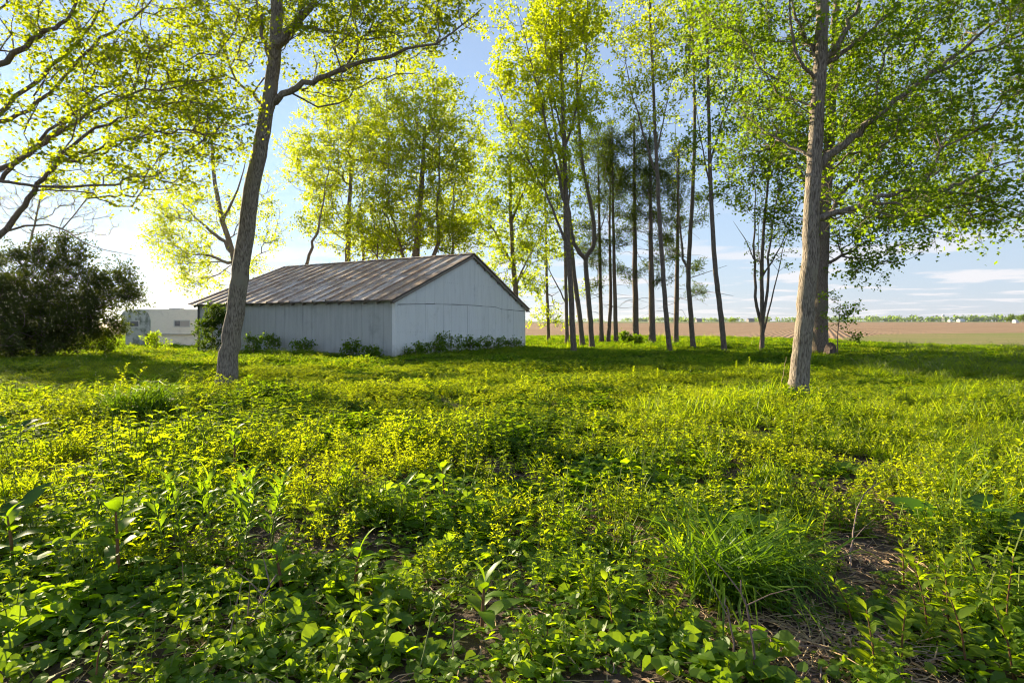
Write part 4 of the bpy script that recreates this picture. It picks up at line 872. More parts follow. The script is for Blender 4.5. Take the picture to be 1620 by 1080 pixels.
def merged(name, pts, rot, scl, idx, off=None):
    """one mesh of many plants, with a per-plant tint"""
    VS = []; FS = []; MS = []; TS = []; n0 = 0; tint = rs.random(len(pts))
    for k in np.unique(idx):
        m = np.nonzero(idx == k)[0]; V, F, mi = RAW[k]; a = rot[m]; cx_, sx_ = np.cos(a[:, 0]), np.sin(a[:, 0]); cy_, sy_ = np.cos(a[:, 1]), np.sin(a[:, 1]); cz, sz = np.cos(a[:, 2]), np.sin(a[:, 2])
        Rm = np.stack([np.stack([cz * cy_, cz * sy_ * sx_ - sz * cx_, cz * sy_ * cx_ + sz * sx_], 1), np.stack([sz * cy_, sz * sy_ * sx_ + cz * cx_, sz * sy_ * cx_ - cz * sx_], 1), np.stack([-sy_, cy_ * sx_, cy_ * cx_], 1)], 1)
        W_ = np.einsum('nij,nvj->nvi', Rm, V[None] * scl[m][:, None]) + pts[m][:, None]
        VS.append(W_.reshape(-1, 3)); FS.append((F[None] + (np.arange(len(m)) * len(V))[:, None, None]).reshape(-1, 4) + n0); MS.append(np.tile(mi, len(m))); TS.append(np.repeat(tint[m], len(V))); n0 += len(m) * len(V)
    V = np.concatenate(VS); F = np.concatenate(FS); mi = np.concatenate(MS)
    if off is not None: V = V - off
    me = bpy.data.meshes.new(name); me.vertices.add(len(V)); me.vertices.foreach_set('co', V.astype(np.float32).ravel()); me.loops.add(F.size); me.loops.foreach_set('vertex_index', F.astype(np.int32).ravel())
    me.polygons.add(len(F)); me.polygons.foreach_set('loop_start', (np.arange(len(F)) * 4).astype(np.int32))
    for k in GM: me.materials.append(M[k])
    me.polygons.foreach_set('material_index', mi.astype(np.int32)); me.polygons.foreach_set('use_smooth', np.zeros(len(F), bool))
    at = me.attributes.new('tint', 'FLOAT', 'POINT'); at.data.foreach_set('value', np.concatenate(TS).astype(np.float32)); me.update(calc_edges=True); TRI[0] += 2 * len(F)
    return me

def scatter(name, label, pts, rot, scl, idx):
    me = bpy.data.meshes.new(name); n = len(pts); me.vertices.add(n); me.vertices.foreach_set('co', np.asarray(pts, np.float32).ravel())
    for nm, typ, key, arr in (('rot', 'FLOAT_VECTOR', 'vector', rot), ('scl', 'FLOAT_VECTOR', 'vector', scl), ('idx', 'INT', 'value', idx)):
        at = me.attributes.new(nm, typ, 'POINT'); at.data.foreach_set(key, np.asarray(arr, np.int32 if typ == 'INT' else np.float32).ravel())
    me.update()
    o = link(name, me); tag(o, label, None, None, 'stuff')
    ng = bpy.data.node_groups.new('scatter_plants', 'GeometryNodeTree')
    ng.interface.new_socket('Geometry', in_out='INPUT', socket_type='NodeSocketGeometry'); ng.interface.new_socket('Geometry', in_out='OUTPUT', socket_type='NodeSocketGeometry')
    gi = ng.nodes.new('NodeGroupInput'); go = ng.nodes.new('NodeGroupOutput')
    iop = ng.nodes.new('GeometryNodeInstanceOnPoints'); ci = ng.nodes.new('GeometryNodeCollectionInfo')
    ci.inputs['Collection'].default_value = pcol; ci.inputs['Separate Children'].default_value = True; ci.inputs['Reset Children'].default_value = True
    iop.inputs['Pick Instance'].default_value = True
    def na(nm, typ): q = ng.nodes.new('GeometryNodeInputNamedAttribute'); q.data_type = typ; q.inputs['Name'].default_value = nm; return q.outputs[0]
    e2r = ng.nodes.new('FunctionNodeEulerToRotation'); L = ng.links.new
    L(gi.outputs[0], iop.inputs['Points']); L(ci.outputs[0], iop.inputs['Instance']); L(na('idx', 'INT'), iop.inputs['Instance Index'])
    L(na('rot', 'FLOAT_VECTOR'), e2r.inputs[0]); L(e2r.outputs[0], iop.inputs['Rotation']); L(na('scl', 'FLOAT_VECTOR'), iop.inputs['Scale']); L(iop.outputs[0], go.inputs[0])
    md = o.modifiers.new('scatter', 'NODES'); md.node_group = ng
    return o
# value noise for patchiness
def vnoise(x, y, s, seed):
    r = np.random.default_rng(seed); T = r.random((64, 64)); u = np.asarray(x) / s + 1000; v = np.asarray(y) / s + 1000
    i, j = np.floor(u).astype(int), np.floor(v).astype(int); f, g_ = u - i, v - j; f = f * f * (3 - 2 * f); g_ = g_ * g_ * (3 - 2 * g_)
    a = T[i % 64, j % 64]; b = T[(i + 1) % 64, j % 64]; c = T[i % 64, (j + 1) % 64]; d = T[(i + 1) % 64, (j + 1) % 64]
    return (a * (1 - f) + b * f) * (1 - g_) + (c * (1 - f) + d * f) * g_
BARE = [(1250, 990, 190, 85), (1340, 905, 95, 70), (1320, 1045, 90, 40), (715, 925, 50, 14), (470, 692, 60, 10), (150, 735, 70, 9), (1190, 900, 40, 16), (880, 800, 40, 10), (1560, 800, 30, 10), (425, 1018, 12, 4), (1010, 820, 20, 8)]
bare_w = []
for (px, py, rx, ry) in BARE:
    c = gp(px, py); a = gp(px, py + ry); b_ = gp(px, py - ry); bare_w.append((c[0], c[1], rx / FPX * c[1], abs(b_[1] - a[1]) / 2))
def bare(x, y):
    m = np.zeros(len(x))
    for (cx, cy_, rx, ry) in bare_w: m = np.maximum(m, 1 - np.hypot((x - cx) / rx, (y - cy_) / ry))
    return m + (vnoise(x, y, 0.3, 77) - 0.5) * 0.4 * (m > 0.001) - 0.06
def in_barn(x, y, mrg=0.0):
    dx, dy = x - BN[0], y - BN[1]; a = dx * GD[0] + dy * GD[1]; b_ = dx * LD[0] + dy * LD[1]
    return (a > -mrg) & (a < BW + mrg) & (b_ > -mrg) & (b_ < BL + mrg)
def wedge(y0, y1, dens, r, margin=1.6, k=0.97):
    n = int(dens * (k * (y1 ** 2 - y0 ** 2) + 2 * margin * (y1 - y0))); y = np.sqrt(r.random(n) * (y1 ** 2 - y0 ** 2) + y0 ** 2); hw = k * y + margin
    return (r.random(n) * 2 - 1) * hw, y
rs = np.random.default_rng(21)
def emit(st, x, y, kinds, probs, sc, hz=(0.75, 1.25), tilt=0.12, flat=False):
    n = len(x)
    if n == 0: return
    ch = np.array([PI[k][0] for k in kinds]); ln = np.array([len(PI[k]) for k in kinds]); pr = np.asarray(probs, float)
    if pr.ndim == 1: pr = np.repeat(pr[None], n, 0)
    pr = pr / pr.sum(1, keepdims=True); sel = (rs.random((n, 1)) > np.cumsum(pr, 1)).sum(1).clip(0, len(kinds) - 1)
    idx = ch[sel] + (rs.random(n) * ln[sel]).astype(int); s_ = sc * rs.uniform(0.7, 1.3, n)
    z = np.zeros(n) if flat else gh(x, y) - 0.01
    st.append((np.stack([x, y, z], 1), np.stack([rs.normal(size=n) * tilt, rs.normal(size=n) * tilt, rs.random(n) * 6.283], 1), np.stack([s_, s_, s_ * rs.uniform(*hz, n)], 1), idx))
def cat_(st): return [np.concatenate([q[k] for q in st]) for k in range(4)]
# near plants, one mesh
NEAR = 7.0; st = []
x, y = wedge(1.5, NEAR, 26, rs); m = (bare(x, y) < 0.05) & (rs.random(len(x)) < 1.25 - .065 * y); x, y = x[m], y[m]
fz = smooth(3.6, 7.0, y + (vnoise(x, y, 1.5, 6) - .5) * 3)
def patch(k): return np.exp(8 * (vnoise(x, y, 0.85, 50 + k) * .75 + vnoise(x, y, 0.3, 70 + k) * .25 - .5))
emit(st, x, y, ['ivy', 'broad', 'nettle', 'fine', 'grass', 'bigbroad', 'bigivy'], np.stack([(0.50 * (1 - fz) + .10) * patch(0), 0.22 * patch(1), (0.10 + 0.06 * fz) * patch(2), (0.10 + 0.9 * fz) * patch(3), (0.04 + 0.05 * (x > 1)) * patch(4), .07 * (1 - .7 * fz) * patch(5), .12 * (1 - fz) * patch(6)], 1), (0.55 + 0.85 * vnoise(x, y, 0.9, 9)) * (0.6 + 0.4 * smooth(2.0, 3.2, y)))
x, y = wedge(1.7, 3.6, 16, rs, .8); m = bare(x, y) < -.05; x, y = x[m], y[m]; emit(st, x, y, ['ivy', 'broad', 'bigivy'], [.5, .3, .2], 0.7 + 0 * x)
x, y = wedge(1.5, NEAR, 5, rs); emit(st, x, y, ['litter'], [1], 1.0, tilt=0.03)
nb_ = [c for c in bare_w]
xb = np.concatenate([c[0] + rs.normal(size=14) * c[2] * .5 for c in nb_]); yb_ = np.concatenate([c[1] + rs.normal(size=14) * c[3] * .5 for c in nb_]); emit(st, xb, yb_, ['litter'], [1], 0.9, tilt=0.03)
xb = np.concatenate([c[0] + rs.normal(size=5) * c[2] * .6 for c in nb_]); yb_ = np.concatenate([c[1] + rs.normal(size=5) * c[3] * .6 for c in nb_]); emit(st, xb, yb_, ['ivy', 'broad'], [1, 1], 0.5)
o = link('foreground_weeds', merged('foreground_weeds', *cat_(st))); tag(o, 'low ivy, weeds and litter covering the near ground', None, None, 'stuff')
# plant mats repeated by instancing further out
tiles = []; TI = {}
def tile(kind, k, R, dens, kinds, probs, sc, seed):
    TI[kind] = []
    for q in range(k):
        n = int(dens * math.pi * R * R); a = rs.random(n) * 6.283; r = R * np.sqrt(rs.random(n)); x, y = r * np.cos(a), r * np.sin(a); st = []
        emit(st, x, y, kinds, probs, sc * (0.65 + 0.7 * vnoise(x, y, 0.8, seed + q)), flat=True)
        o = bpy.data.objects.new('mat_%03d' % len(tiles), merged('plant_mat', *cat_(st))); TI[kind].append(len(tiles)); tiles.append(o)
tile('fine', 6, 1.0, 19, ['fine', 'broad', 'nettle', 'grass', 'finetall'], [.56, .26, .10, .06, .02], 1.0, 300)
tile('leafy', 4, 1.0, 16, ['fine', 'broad', 'nettle', 'low', 'dock'], [.12, .4, .12, .2, .16], 1.0, 320)
tile('dock', 3, 0.8, 15, ['dock', 'low', 'bigbroad', 'litter'], [.4, .25, .2, .2], 1.0, 330)
tile('thin', 3, 1.0, 9, ['litter', 'fine', 'low', 'grass'], [.35, .3, .15, .2], .7, 335)
tile('grassy', 5, 1.0, 18, ['fine', 'grass', 'longgrass', 'broad'], [.28, .4, .16, .14], 1.0, 340)
tile('tall', 4, 1.0, 15, ['seed', 'longgrass', 'grass', 'fine'], [.26, .36, .3, .1], 1.0, 360)
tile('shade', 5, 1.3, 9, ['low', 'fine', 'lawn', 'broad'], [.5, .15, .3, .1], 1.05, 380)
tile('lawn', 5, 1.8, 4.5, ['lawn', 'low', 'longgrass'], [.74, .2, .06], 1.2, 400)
pcol = bpy.data.collections.new('plant_mats')
for o in tiles: pcol.objects.link(o)
TP = []; TR = []; TS_ = []; TX = []
EDX = np.array([p[0] / p[1] for p in edge][::-1]); EDY = np.array([p[1] for p in edge][::-1])
def lay(x, y, kinds, probs, sc=1.0):
    n = len(x); pr = np.asarray(probs, float); pr = pr / pr.sum(1, keepdims=True); sel = (rs.random((n, 1)) > np.cumsum(pr, 1)).sum(1).clip(0, len(kinds) - 1)
    ch = np.array([TI[k][0] for k in kinds]); ln = np.array([len(TI[k]) for k in kinds]); idx = ch[sel] + (rs.random(n) * ln[sel]).astype(int)
    e = 0.3; sx = (gh(x + e, y) - gh(x - e, y)) / (2 * e); sy = (gh(x, y + e) - gh(x, y - e)) / (2 * e)
    rz = rs.random(n) * 6.283; hz = rs.uniform(.8, 1.2, n) * sc; xy_s = rs.uniform(.95, 1.12, n)
    # tilt with the ground: rotate about z first, then lean
    TP.append(np.stack([x, y, gh(x, y) - 0.015], 1)); TR.append(np.stack([sy * np.cos(rz) - (sx) * np.sin(rz) * -1 * -1, -sx * np.cos(rz) - sy * np.sin(rz) * 1, rz], 1)); TS_.append(np.stack([xy_s, xy_s, hz], 1)); TX.append(idx)
def grid(y0, y1, step, k=0.97, margin=2.0):
    ys_ = np.arange(y0, y1, step * 0.87); X_ = []; Y_ = []
    for q, yy in enumerate(ys_):
        hw = k * yy + margin; xx = np.arange(-hw, hw, step) + (q % 2) * step * .5; X_.append(xx); Y_.append(np.full(len(xx), yy))
    X_ = np.concatenate(X_); Y_ = np.concatenate(Y_); return X_ + rs.normal(size=len(X_)) * step * .14, Y_ + rs.normal(size=len(X_)) * step * .14
x, y = grid(NEAR + .4, 20, 1.22); m = ~in_barn(x, y, 0); x, y = x[m], y[m]
gr = smooth(0.14, 0.42, x / y + (vnoise(x, y, 2.5, 12) - .5) * .35); q = vnoise(x, y, 2.4, 15)
lay(x, y, ['fine', 'leafy', 'grassy', 'tall', 'dock', 'thin'], np.stack([.75 * (1 - gr), (.10 + 1.2 * (q > .64)) * (1 - .6 * gr), .05 + 1.1 * gr, .9 * (x / y > .66) * (y > 11), .05 + .9 * (q < .24), .06 + .6 * (vnoise(x, y, 2.2, 16) > .76)], 1), (0.38 + 0.8 * vnoise(x, y, 2.2, 18)) * (1 - .45 * smooth(10, 15, y)))
x, y = grid(20.2, 35, 1.7); m = ~in_barn(x, y, 0.25) & (y < np.interp(x / y, EDX, EDY)); x, y = x[m], y[m]
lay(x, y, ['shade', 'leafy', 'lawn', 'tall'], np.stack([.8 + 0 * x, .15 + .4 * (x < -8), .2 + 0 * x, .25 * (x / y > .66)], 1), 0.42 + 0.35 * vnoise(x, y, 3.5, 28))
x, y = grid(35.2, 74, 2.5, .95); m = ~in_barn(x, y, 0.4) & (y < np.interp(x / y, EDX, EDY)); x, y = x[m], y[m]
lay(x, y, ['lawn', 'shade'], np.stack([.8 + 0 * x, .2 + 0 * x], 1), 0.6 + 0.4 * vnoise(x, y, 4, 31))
scatter('ground_cover', 'dense low weeds and grass covering the lawn out to the field', np.concatenate(TP), np.concatenate(TR), np.concatenate(TS_), np.concatenate(TX))

# ------------------------------------------------------------------ single plants, stalks and branches in the foreground
LEAFM = {}
def leafmesh(key, mat, *a, **k):
    if key not in LEAFM:
        b = MB(); V, F = leaf_geo(*a, **k); b.add(V, F); LEAFM[key] = b.mesh('leaf', M[mat], smooth_sh=True)
    return LEAFM[key]
def lf(parent, me, pos, az, pitch, roll, sc):
    o = link('leaf', me, parent, pos); o.rotation_euler = (roll, -pitch, az); o.scale = (sc, sc, sc); return o
def poke(label, px, py, h, seed, nl=11, ls=0.2):
    r = random.Random(seed); c = gp(px, py); t = thing('pokeweed_plant', label, 'plant', c, 0, 'broad leaved pokeweed plants'); b = MB()
    lx, ly = r.uniform(-.05, .05), r.uniform(-.04, .04); tube(b, [(0, 0, -.02), (lx * .4, ly * .4, h * .5), (lx, ly, h)], [.011, .009, .005], 7); link('stem', b.mesh('stem', M['stem_red'], smooth_sh=True), t)
    for k in range(nl):
        f = 0.25 + 0.75 * k / (nl - 1); me = leafmesh(('poke', k % 4), 'poke', 1.0, 0.40 + 0.04 * (k % 3), 'ovate', 0.22, 0.7 + 0.25 * (k % 4), 0.25)
        lf(t, me, (lx * f, ly * f, h * f), k * 2.4 + r.uniform(-.3, .3), 0.15 + 0.75 * f ** 2 + r.uniform(-.2, .2), r.uniform(-.3, .3), ls * (1.15 - 0.45 * f) * r.uniform(.8, 1.15))
for a in [('large pokeweed with broad arching leaves at the lower left', 188, 925, 0.42, 1, 11, .24), ('pokeweed with pale upright leaves left of the image centre', 630, 832, 0.30, 2, 9, .2), ('taller pokeweed right of the pale upright one', 705, 825, 0.42, 3, 11, .2), ('dark shaded pokeweed on a red stem at the lower left middle', 447, 940, 0.26, 4, 9, .19), ('pokeweed with big dark leaves near the bottom middle', 762, 1000, 0.24, 5, 10, .2), ('pokeweed with shaded leaves left of the bottom middle', 560, 940, 0.25, 6, 9, .19), ('pokeweed clipped by the left frame edge', 22, 900, 0.35, 7, 9, .22), ('small pokeweed in the middle distance left', 372, 760, 0.45, 8, 9, .2), ('small pokeweed below the lit weeds at centre right', 1000, 885, 0.2, 9, 8, .15)]: poke(*a)
def sap(label, px, py, h, seed, n=13, ls=.085, mat='weed', name='weed_sapling', red=True, grp='upright weed saplings at the lower right'):
    r = random.Random(seed); c = gp(px, py); t = thing(name, label, 'sapling', c, 0, grp); b = MB(); lx, ly = r.uniform(-.12, .12), r.uniform(-.08, .08)
    tube(b, [(0, 0, -.02), (lx * .3, ly * .3, h * .5), (lx, ly, h)], [.005, .004, .002], 5); link('stem', b.mesh('stem', M['stem_red' if red else 'stem'], smooth_sh=True), t)
    for k in range(n):
        f = 0.2 + 0.8 * k / (n - 1); me = leafmesh((mat, k % 4), mat, 1.0, 0.5 + .04 * (k % 3), 'ovate', .25, .5 + .25 * (k % 4), .2)
        lf(t, me, (lx * f * f, ly * f * f, h * f), k * 2.4 + r.uniform(-.4, .4), .2 + .5 * f + r.uniform(-.25, .25), r.uniform(-.4, .4), ls * (1.2 - .5 * f) * r.uniform(.75, 1.2))
for k, (px, py, h, lb) in enumerate([(1470, 1020, .42, 'tall red stemmed sapling in the bright clump at lower right'), (1530, 1060, .36, 'sapling at the bottom right, second from the corner'), (1590, 1010, .40, 'sapling clipped by the right frame edge near the bottom'), (1560, 960, .34, 'sapling behind the bright clump at lower right'), (1425, 1060, .30, 'leaning sapling left of the bright lower right clump'), (1385, 1075, .28, 'sapling with pointed leaves at the bottom right edge of the bare soil'), (1350, 990, .24, 'sapling standing alone on the bare soil'), (1500, 985, .30, 'bushy sapling in the middle of the lower right clump'), (1605, 1075, .30, 'corner sapling at the bottom right'), (1300, 860, .30, 'thin sapling right of the big grass tuft'), (1330, 845, .28, 'second thin sapling right of the big grass tuft'), (1430, 930, .28, 'sapling at the upper edge of the bare soil'), (970, 1000, .22, 'bright sapling left of the bare soil'), (940, 960, .22, 'lit sapling at the bottom centre right'), (1040, 930, .26, 'yellow green sapling left of the big grass tuft'), (850, 1060, .2, 'small sapling at the bottom edge right of centre'), (1060, 1000, .2, 'small sapling on the left rim of the bare soil')]): sap(lb, px, py, h, 200 + k, 15, .095 if k < 9 else .075)
def clump(label, px, py, w, h, n, seed, ls, mat='poke', asp=.2):
    r = random.Random(seed); c = gp(px, py); t = thing('goldenrod_clump', label, 'plant', c)
    for k in range(n):
        a, rr = r.uniform(0, 6.28), w * .5 * math.sqrt(r.random()); x, y = rr * math.cos(a), rr * math.sin(a) * .6; H = h * r.uniform(.75, 1.1); lx = x * .3; b = MB()
        tube(b, [(x, y, -.02), (x + lx * .4, y, H * .5), (x + lx, y, H)], [.005, .004, .002], 5); sm = link('stem', b.mesh('stem', M['stem'], smooth_sh=True), t)
        for q in range(13):
            f = .25 + .75 * q / 12; me = leafmesh((mat, 'l', q % 3), mat, 1.0, asp, 'lance', .3, 1.1 + .4 * (q % 3), .3); lf(sm, me, (x + lx * f * f, y, H * f), q * 2.4 + r.uniform(-.4, .4), .3 + .6 * f + r.uniform(-.2, .2), r.uniform(-.3, .3), ls * r.uniform(.75, 1.1))
clump('dark clump of tall narrow leaved goldenrod at left', 335, 880, .85, .5, 13, 301, .17)
clump('lit narrow leaved clump behind the dark goldenrod', 510, 800, .5, .3, 7, 302, .12, 'weed')
def tuft(label, px, py, R, h, n, seed, w=.012, mat='grass', name='grass_tuft'):
    r = random.Random(seed); c = gp(px, py); b = MB()
    for k in range(n):
        a, rr = r.uniform(0, 6.28), R * .35 * math.sqrt(r.random()); L = h * r.uniform(.45, 1.6); g_ = leaf_geo(L, w * r.uniform(.7, 1.3), 'blade', .35, r.uniform(1.6, 3.4), r.uniform(.8, 1.5))
        put(b, g_, (rr * math.cos(a), rr * math.sin(a), -.01), r.gauss(0, 1.2) if r.random() < .45 else r.uniform(0, 6.28), r.uniform(-.35, .35), 1, 1 if r.random() < .012 else 0)
    o = link(name, b.mesh(name, [M[mat], M['straw']], smooth_sh=True), None, c); tag(o, label, 'grass')
tuft('big arching tuft of long grass at the lower right', 1150, 940, .6, .54, 330, 401, .014, 'grass_tuft')
tuft('dark grass tuft at the left in front of the leaning maple', 222, 660, 1.2, .85, 520, 402, .016, 'grass_tuft')
tuft('smaller long grass tuft at the right edge of the big tuft', 1225, 925, .35, .5, 140, 403, .013, 'grass_tuft')
# burdock
def burdock(label, px, py, specs, seed):
    c = gp(px, py); t = thing('burdock_plant', label, 'plant', c); r = random.Random(seed)
    for k, (az, pitch, L, roll) in enumerate(specs):
        me = leafmesh(('burdock', k % 2), 'dark_leaf', 1.0, .48, 'heart', .12, .5 + .3 * (k % 2), .2); d = .12; b = MB()
        e = (d * math.cos(az), d * math.sin(az), .10 + .05 * k); tube(b, [(0, 0, 0), e], .006, 5); link('leaf_stalk', b.mesh('leaf_stalk', M['stem'], smooth_sh=True), t); lf(t, me, e, az, pitch, roll, L)
burdock('burdock with one huge dark green leaf at the right', 1515, 845, [(2.75, .35, .36, -.9), (.3, .5, .3, .3), (-1.2, .3, .24, .1)], 1)
burdock('burdock with several dark leaves at the right edge', 1600, 880, [(2.2, .4, .26, .2), (.6, .4, .26, .2), (3.9, .3, .22, -.2), (-.8, .3, .22, 0)], 2)
burdock('low dark burdock at the left edge', 12, 860, [(.5, .35, .3, .2), (2.2, .4, .26, .1), (-.7, .2, .26, 0), (1.3, .6, .24, .2)], 3)
burdock('burdock at the left edge in the lit weeds', 8, 700, [(.3, .35, .42, .2), (1.2, .4, .36, .1), (-.9, .2, .36, 0), (2.6, .4, .3, 0)], 4)
# stalks, twigs, fallen branches
def stick(name, label, cat, pts, r0, mat, twigs=0, seed=0, group=None):
    """pts: (px, py, height above the ground) where px,py is the ground point"""
    r = random.Random(seed); W3 = []
    for (px, py, h) in pts: c = gp(px, py); W3.append((c[0], c[1], c[2] + h))
    W3 = np.array(W3); base = W3[0].copy(); sp = smooth_path(W3 - base, 4); b = MB(); n = len(sp); sp[1:-1] += np.array([[r.gauss(0, r0 * .8) for _ in range(3)] for _ in range(n - 2)])
    tube(b, sp, np.linspace(r0, r0 * .45, n), 7)
    for k in range(twigs):
        q = r.randrange(1, n - 1); d = unit(sp[-1] - sp[0]); e = sp[q] + (d * .5 + np.array([r.gauss(0, .6), r.gauss(0, .6), abs(r.gauss(0, .4))])) * r.uniform(.08, .25); m_ = (sp[q] + e) / 2 + np.array([0, 0, .01]); tube(b, [sp[q], m_, e], [r0 * .5, r0 * .35, r0 * .15], 5)
    o = link(name, b.mesh(name, M[mat], smooth_sh=True), None, base); tag(o, label, cat, group)
stick('fallen_branch', 'fallen reddish branch lying diagonally at the bottom left', 'branch', [(330, 1075, .03), (390, 1010, .07), (437, 955, .16)], .009, 'twig', 6, 1)
stick('fallen_branch', 'thin fallen branch beside the reddish one at lower left', 'branch', [(350, 1060, .02), (430, 1035, .04), (530, 1015, .05)], .006, 'twig', 4, 2)
stick('fallen_branch', 'pale dead stick lying on the bare soil', 'branch', [(1285, 955, .02), (1295, 1000, .03), (1312, 1045, .02)], .008, 'straw', 2, 3)
stick('fallen_branch', 'short pale stick at the bottom edge of the bare soil', 'branch', [(1375, 1045, .02), (1400, 1078, .02)], .012, 'straw', 0, 4)
stick('fallen_branch', 'curved purplish branch right of the big grass tuft', 'branch', [(1345, 905, .01), (1350, 880, .16), (1362, 860, .30), (1385, 850, .42)], .006, 'twig', 4, 5)
stick('fallen_branch', 'long stick half hidden in ivy left of the bottom centre', 'branch', [(650, 925, .04), (700, 930, .05), (730, 926, .05)], .007, 'twig', 1, 6)
stick('fallen_branch', 'short stick under the pokeweed near the centre', 'branch', [(725, 780, .03), (765, 775, .05)], .01, 'straw', 1, 7)
stick('dry_stalk', 'bare upright twig in front of the big grass tuft', 'stalk', [(1195, 1078, 0), (1188, 1075, .2), (1172, 1078, .42)], .006, 'twig', 3, 8, 'dead stalks')
stick('dry_stalk', 'shorter bare twig left of the upright one', 'stalk', [(1165, 1060, 0), (1155, 1055, .2), (1148, 1055, .3)], .005, 'twig', 1, 9, 'dead stalks')
DL = ['orange dry stalk leaning left of the dark goldenrod', 'orange dry stalk with hooked tip left of the dark goldenrod', 'pair of orange stalks nearer, its left one', 'pair of orange stalks nearer, its right one', 'dry stalk standing in the lower left ivy', 'reddish stalk bent over at the bottom left', 'rusty stalk beside the left grass tuft', 'dry stalk by the right maple trunk', 'pale green stalk leaning over the ivy at bottom centre left', 'straight dry stalk near the bottom centre', 'hooked dry stalk at the left in the lit weeds', 'thin yellow stalk across the shaded ivy at the centre']
for k, (pts, m_) in enumerate([([(222, 795, 0), (216, 793, .12), (213, 792, .22)], 'dry'), ([(243, 790, 0), (236, 790, .12), (228, 790, .2)], 'dry'), ([(185, 810, 0), (182, 810, .1), (181, 810, .16)], 'dry'), ([(192, 812, 0), (192, 812, .1), (191, 812, .15)], 'dry'), ([(296, 945, 0), (291, 945, .1), (288, 945, .2)], 'dry'), ([(147, 1078, 0), (158, 1076, .12), (170, 1076, .22), (172, 1076, .14)], 'stem_red'), ([(40, 680, 0), (42, 680, .12), (38, 680, .25), (50, 680, .32)], 'dry'), ([(1236, 610, 0), (1240, 610, .35), (1244, 610, .7)], 'straw'), ([(660, 1078, 0), (680, 1040, .14), (690, 1010, .22)], 'stem'), ([(716, 1050, 0), (718, 1050, .12), (718, 1050, .2)], 'dry'), ([(196, 760, 0), (197, 760, .15), (205, 760, .22), (212, 762, .16)], 'dry'), ([(745, 870, .04), (775, 855, .1), (806, 845, .16)], 'stem')]): stick('dry_stalk', DL[k], 'stalk', pts, .004 if k != 7 else .009, m_, 0, 500 + k, 'dead stalks')
def plume(label, px, py, h, seed):
    c = gp(px, py); random.seed(seed); t = thing('tall_weed', label, 'plant', c, seed, 'tall weeds standing above the lit weeds'); r = random.Random(seed); b = MB()
    tube(b, [(0, 0, -.02), (.02, 0, h * .6), (r.uniform(-.05, .05), 0, h)], [.006, .005, .002], 5); link('stem', b.mesh('stem', M['stem'], smooth_sh=True), t)
    b = MB()
    for q in range(34):
        f = .15 + .85 * q / 33; put(b, leaf_geo(.13 * (1.2 - .75 * f), .035, 'lance', .2, .8, .5 + .5 * f), (.02 * f, 0, h * f), q * 2.4 + r.uniform(-.3, .3), r.uniform(-.3, .3))
    link('foliage', b.mesh('foliage', M['weed_fine'], smooth_sh=True), t, kind='stuff')
for k, (px, py, h, lb) in enumerate([(770, 606, .55, 'tall weed at the shadow edge below the gable right half'), (1003, 604, .6, 'tall weed at the shadow edge in front of the forked tree'), (1040, 602, .5, 'tall weed right beside the one before the forked tree'), (940, 690, .55, 'single plume weed standing in the bright weeds at centre right'), (1185, 590, .7, 'lit weed between the crooked tree and the right maple'), (1165, 592, .6, 'lit weed left of the one by the right maple'), (520, 690, .4, 'plume weed in the bright weeds right of the leaning maple'), (395, 640, .5, 'plume weed at the foot of the leaning maple, right side'), (185, 700, .5, 'plume weed in front of the left grass tuft'), (1320, 580, .6, 'weed tips in front of the stump'), (660, 700, .45, 'plume weed in the bright weeds below the barn corner')]): plume(lb, px, py, h * .62, 600 + k)

# ------------------------------------------------------------------ far things
def far_wood(name, label, x0, x1, Y, h, n, seed, mat='leaf_right'):
    r = np.random.default_rng(seed); b = MB(); cx = r.uniform(x0, x1, n); hh = h * r.uniform(.6, 1.2, n) * (.7 + .5 * vnoise(cx, cx * 0, (x1 - x0) / 9, seed))
    for k in range(n):
        m = 30; d = unit(r.normal(size=(m, 3))); c = np.array([cx[k], Y + r.normal() * 25, FZ + hh[k] * .55]); p = c + d * np.array([hh[k] * .9, hh[k] * .6, hh[k] * .5]) * (r.random((m, 1)) ** .3); leaf_quads(b, p, unit(r.normal(size=(m, 3))), unit(r.normal(size=(m, 3))), np.full(m, hh[k] * .42), .5)
    o = link(name, b.mesh(name, M[mat])); tag(o, label, None, None, 'stuff')
far_wood('distant_woods', 'blue green line of woods on the horizon at right', 420, 3000, 2150, 18, 330, 1)
far_wood('distant_hedge', 'faint tree line on the horizon behind the grove', -2200, 420, 2300, 9, 200, 2)
def far_tree(label, px, Y, h, seed, w=1.0):
    pyb = HY + (EYE - FZ) / Y * FPX; hp = h / Y * FPX; wp = hp * .55 * w
    tree('field_tree', label, 'tree', [(px, pyb, Y), (px, pyb - hp * .35, Y), (px + hp * .03, pyb - hp * .7, Y)], h * .035, [(px, pyb - hp * .58, Y, wp, hp * .34, 60), (px - wp * .4, pyb - hp * .42, Y, wp * .6, hp * .22, 26), (px + wp * .35, pyb - hp * .7, Y, wp * .5, hp * .25, 22)],
         leaf='leaf_right', bark='bark_warm', seed=seed, lsize=h * .05, nleaf=36, twigs=4, tlen=h * .07, attach=.35, minr=h * .003, group='lone trees out on the fields')
far_tree('round field tree, left one of the pair at the right horizon', 1598, 620, 10, 81); far_tree('round field tree, right one of the pair at the right horizon', 1618, 600, 9.5, 82, 1.1); far_tree('lone field tree left of the far farmhouse', 1083, 700, 4.5, 83); far_tree('tiny field tree on the horizon left of the right maple', 1247, 800, 4, 84)
far_tree('tiny field tree on the horizon by the crooked tree', 1158, 480, 5, 85, 1.5)
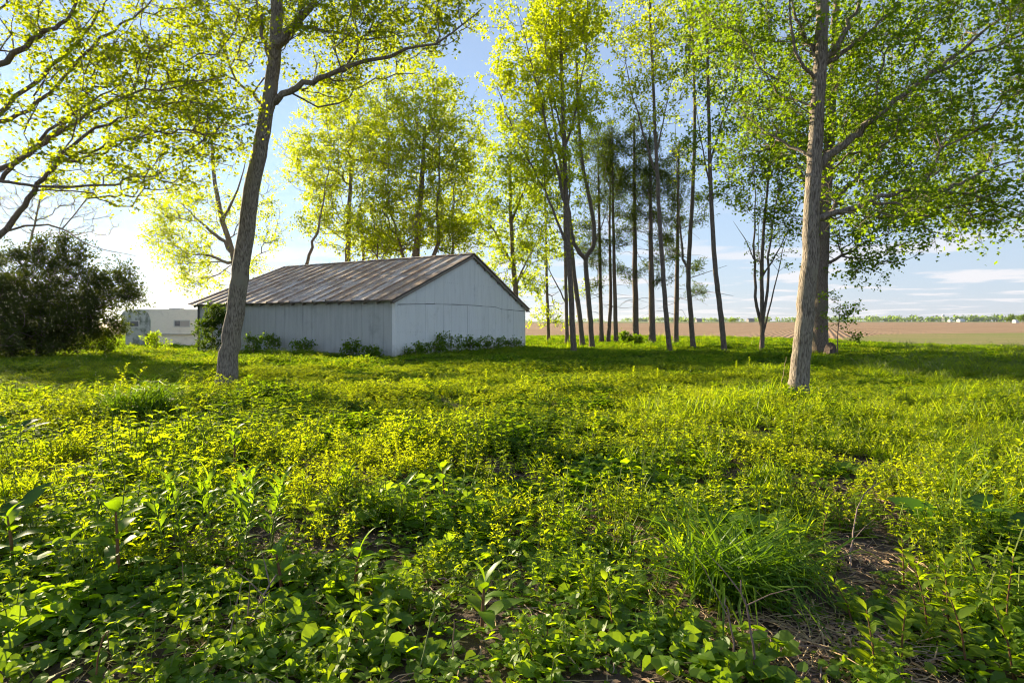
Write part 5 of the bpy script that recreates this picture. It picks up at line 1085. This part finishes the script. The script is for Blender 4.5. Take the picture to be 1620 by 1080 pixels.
def house(name, label, cat, px, Y, w, d, h, wall, roof):
    c = ((px - CX) / FPX * Y, Y, FZ); t = thing(name, label, cat, c, .2); b = MB(); box(b, (-w / 2, -d / 2, 0), (w / 2, d / 2, h)); link('wall', b.mesh('wall', M[wall]), t)
    b = MB(); V = [(-w / 2 - .4, -d / 2 - .4, h - .05), (w / 2 + .4, -d / 2 - .4, h - .05), (w / 2 + .4, d / 2 + .4, h - .05), (-w / 2 - .4, d / 2 + .4, h - .05), (-w / 2 - .4, 0, h + d * .3), (w / 2 + .4, 0, h + d * .3)]
    b.add(V, np.array([[0, 1, 5, 4], [2, 3, 4, 5]])); b.add(V, np.array([[1, 2, 5], [3, 0, 4]])); link('roof', b.mesh('roof', M[roof]), t)
house('farmhouse', 'small grey farmhouse on the horizon right of the grove', 'house', 1105, 1200, 12, 8, 5, 'far_red', 'far_roof')
house('farm_building', 'long white farm building on the right horizon', 'building', 1520, 1500, 16, 10, 5, 'far_white', 'far_white')
house('farm_building', 'tiny white shed on the horizon left of the long white building', 'building', 1503, 1600, 8, 8, 4, 'far_white', 'far_white')
house('farm_building', 'white shed beneath the pair of field trees', 'building', 1607, 640, 5, 4, 2.6, 'far_white', 'far_white')
house('farm_building', 'grey shed on the horizon behind the multi stemmed tree', 'building', 1187, 1300, 14, 9, 6, 'far_red', 'far_roof')
def water_tower():
    Y = 2000; c = ((1492 - CX) / FPX * Y, Y, FZ); t = thing('water_tower', 'pale water tower above the distant woods', 'tower', c); b = MB()
    prof = [(0, 17), (3.0, 18), (5.0, 20.5), (5.2, 22), (4.2, 24.5), (2, 26), (.2, 26.4)]; k = 16; V = [(r * math.cos(a), r * math.sin(a), z) for r, z in prof for a in np.arange(k) * 2 * math.pi / k]
    b.add(V, np.array([[j * k + q, j * k + (q + 1) % k, (j + 1) * k + (q + 1) % k, (j + 1) * k + q] for j in range(len(prof) - 1) for q in range(k)])); link('tank', b.mesh('tank', M['far_white'], smooth_sh=True), t)
    for a in np.arange(6) * math.pi / 3: b = MB(); tube(b, [(3.6 * math.cos(a), 3.6 * math.sin(a), 0), (3.2 * math.cos(a), 3.2 * math.sin(a), 19)], .35, 6); link('leg', b.mesh('leg', M['far_white']), t)
water_tower()

# ------------------------------------------------------------------ haze over the fields
hb = MB(); box(hb, (-4100, -340, -2.0), (4100, 4100, 34.0))
hm_ = bpy.data.materials.new('haze'); hm_.use_nodes = True; hn = hm_.node_tree; hn.nodes.clear()
ho = hn.nodes.new('ShaderNodeOutputMaterial'); hv = hn.nodes.new('ShaderNodeVolumePrincipled')
hv.inputs['Color'].default_value = (0.85, 0.91, 1.0, 1); hv.inputs['Density'].default_value = 0.00007; hv.inputs['Anisotropy'].default_value = 0.7
hn.links.new(hv.outputs[0], ho.inputs['Volume'])
o = link('haze', hb.mesh('haze', hm_), kind='stuff'); o['label'] = 'thin pale haze over the far fields'

print('TOTAL TRIS', TRI[0])
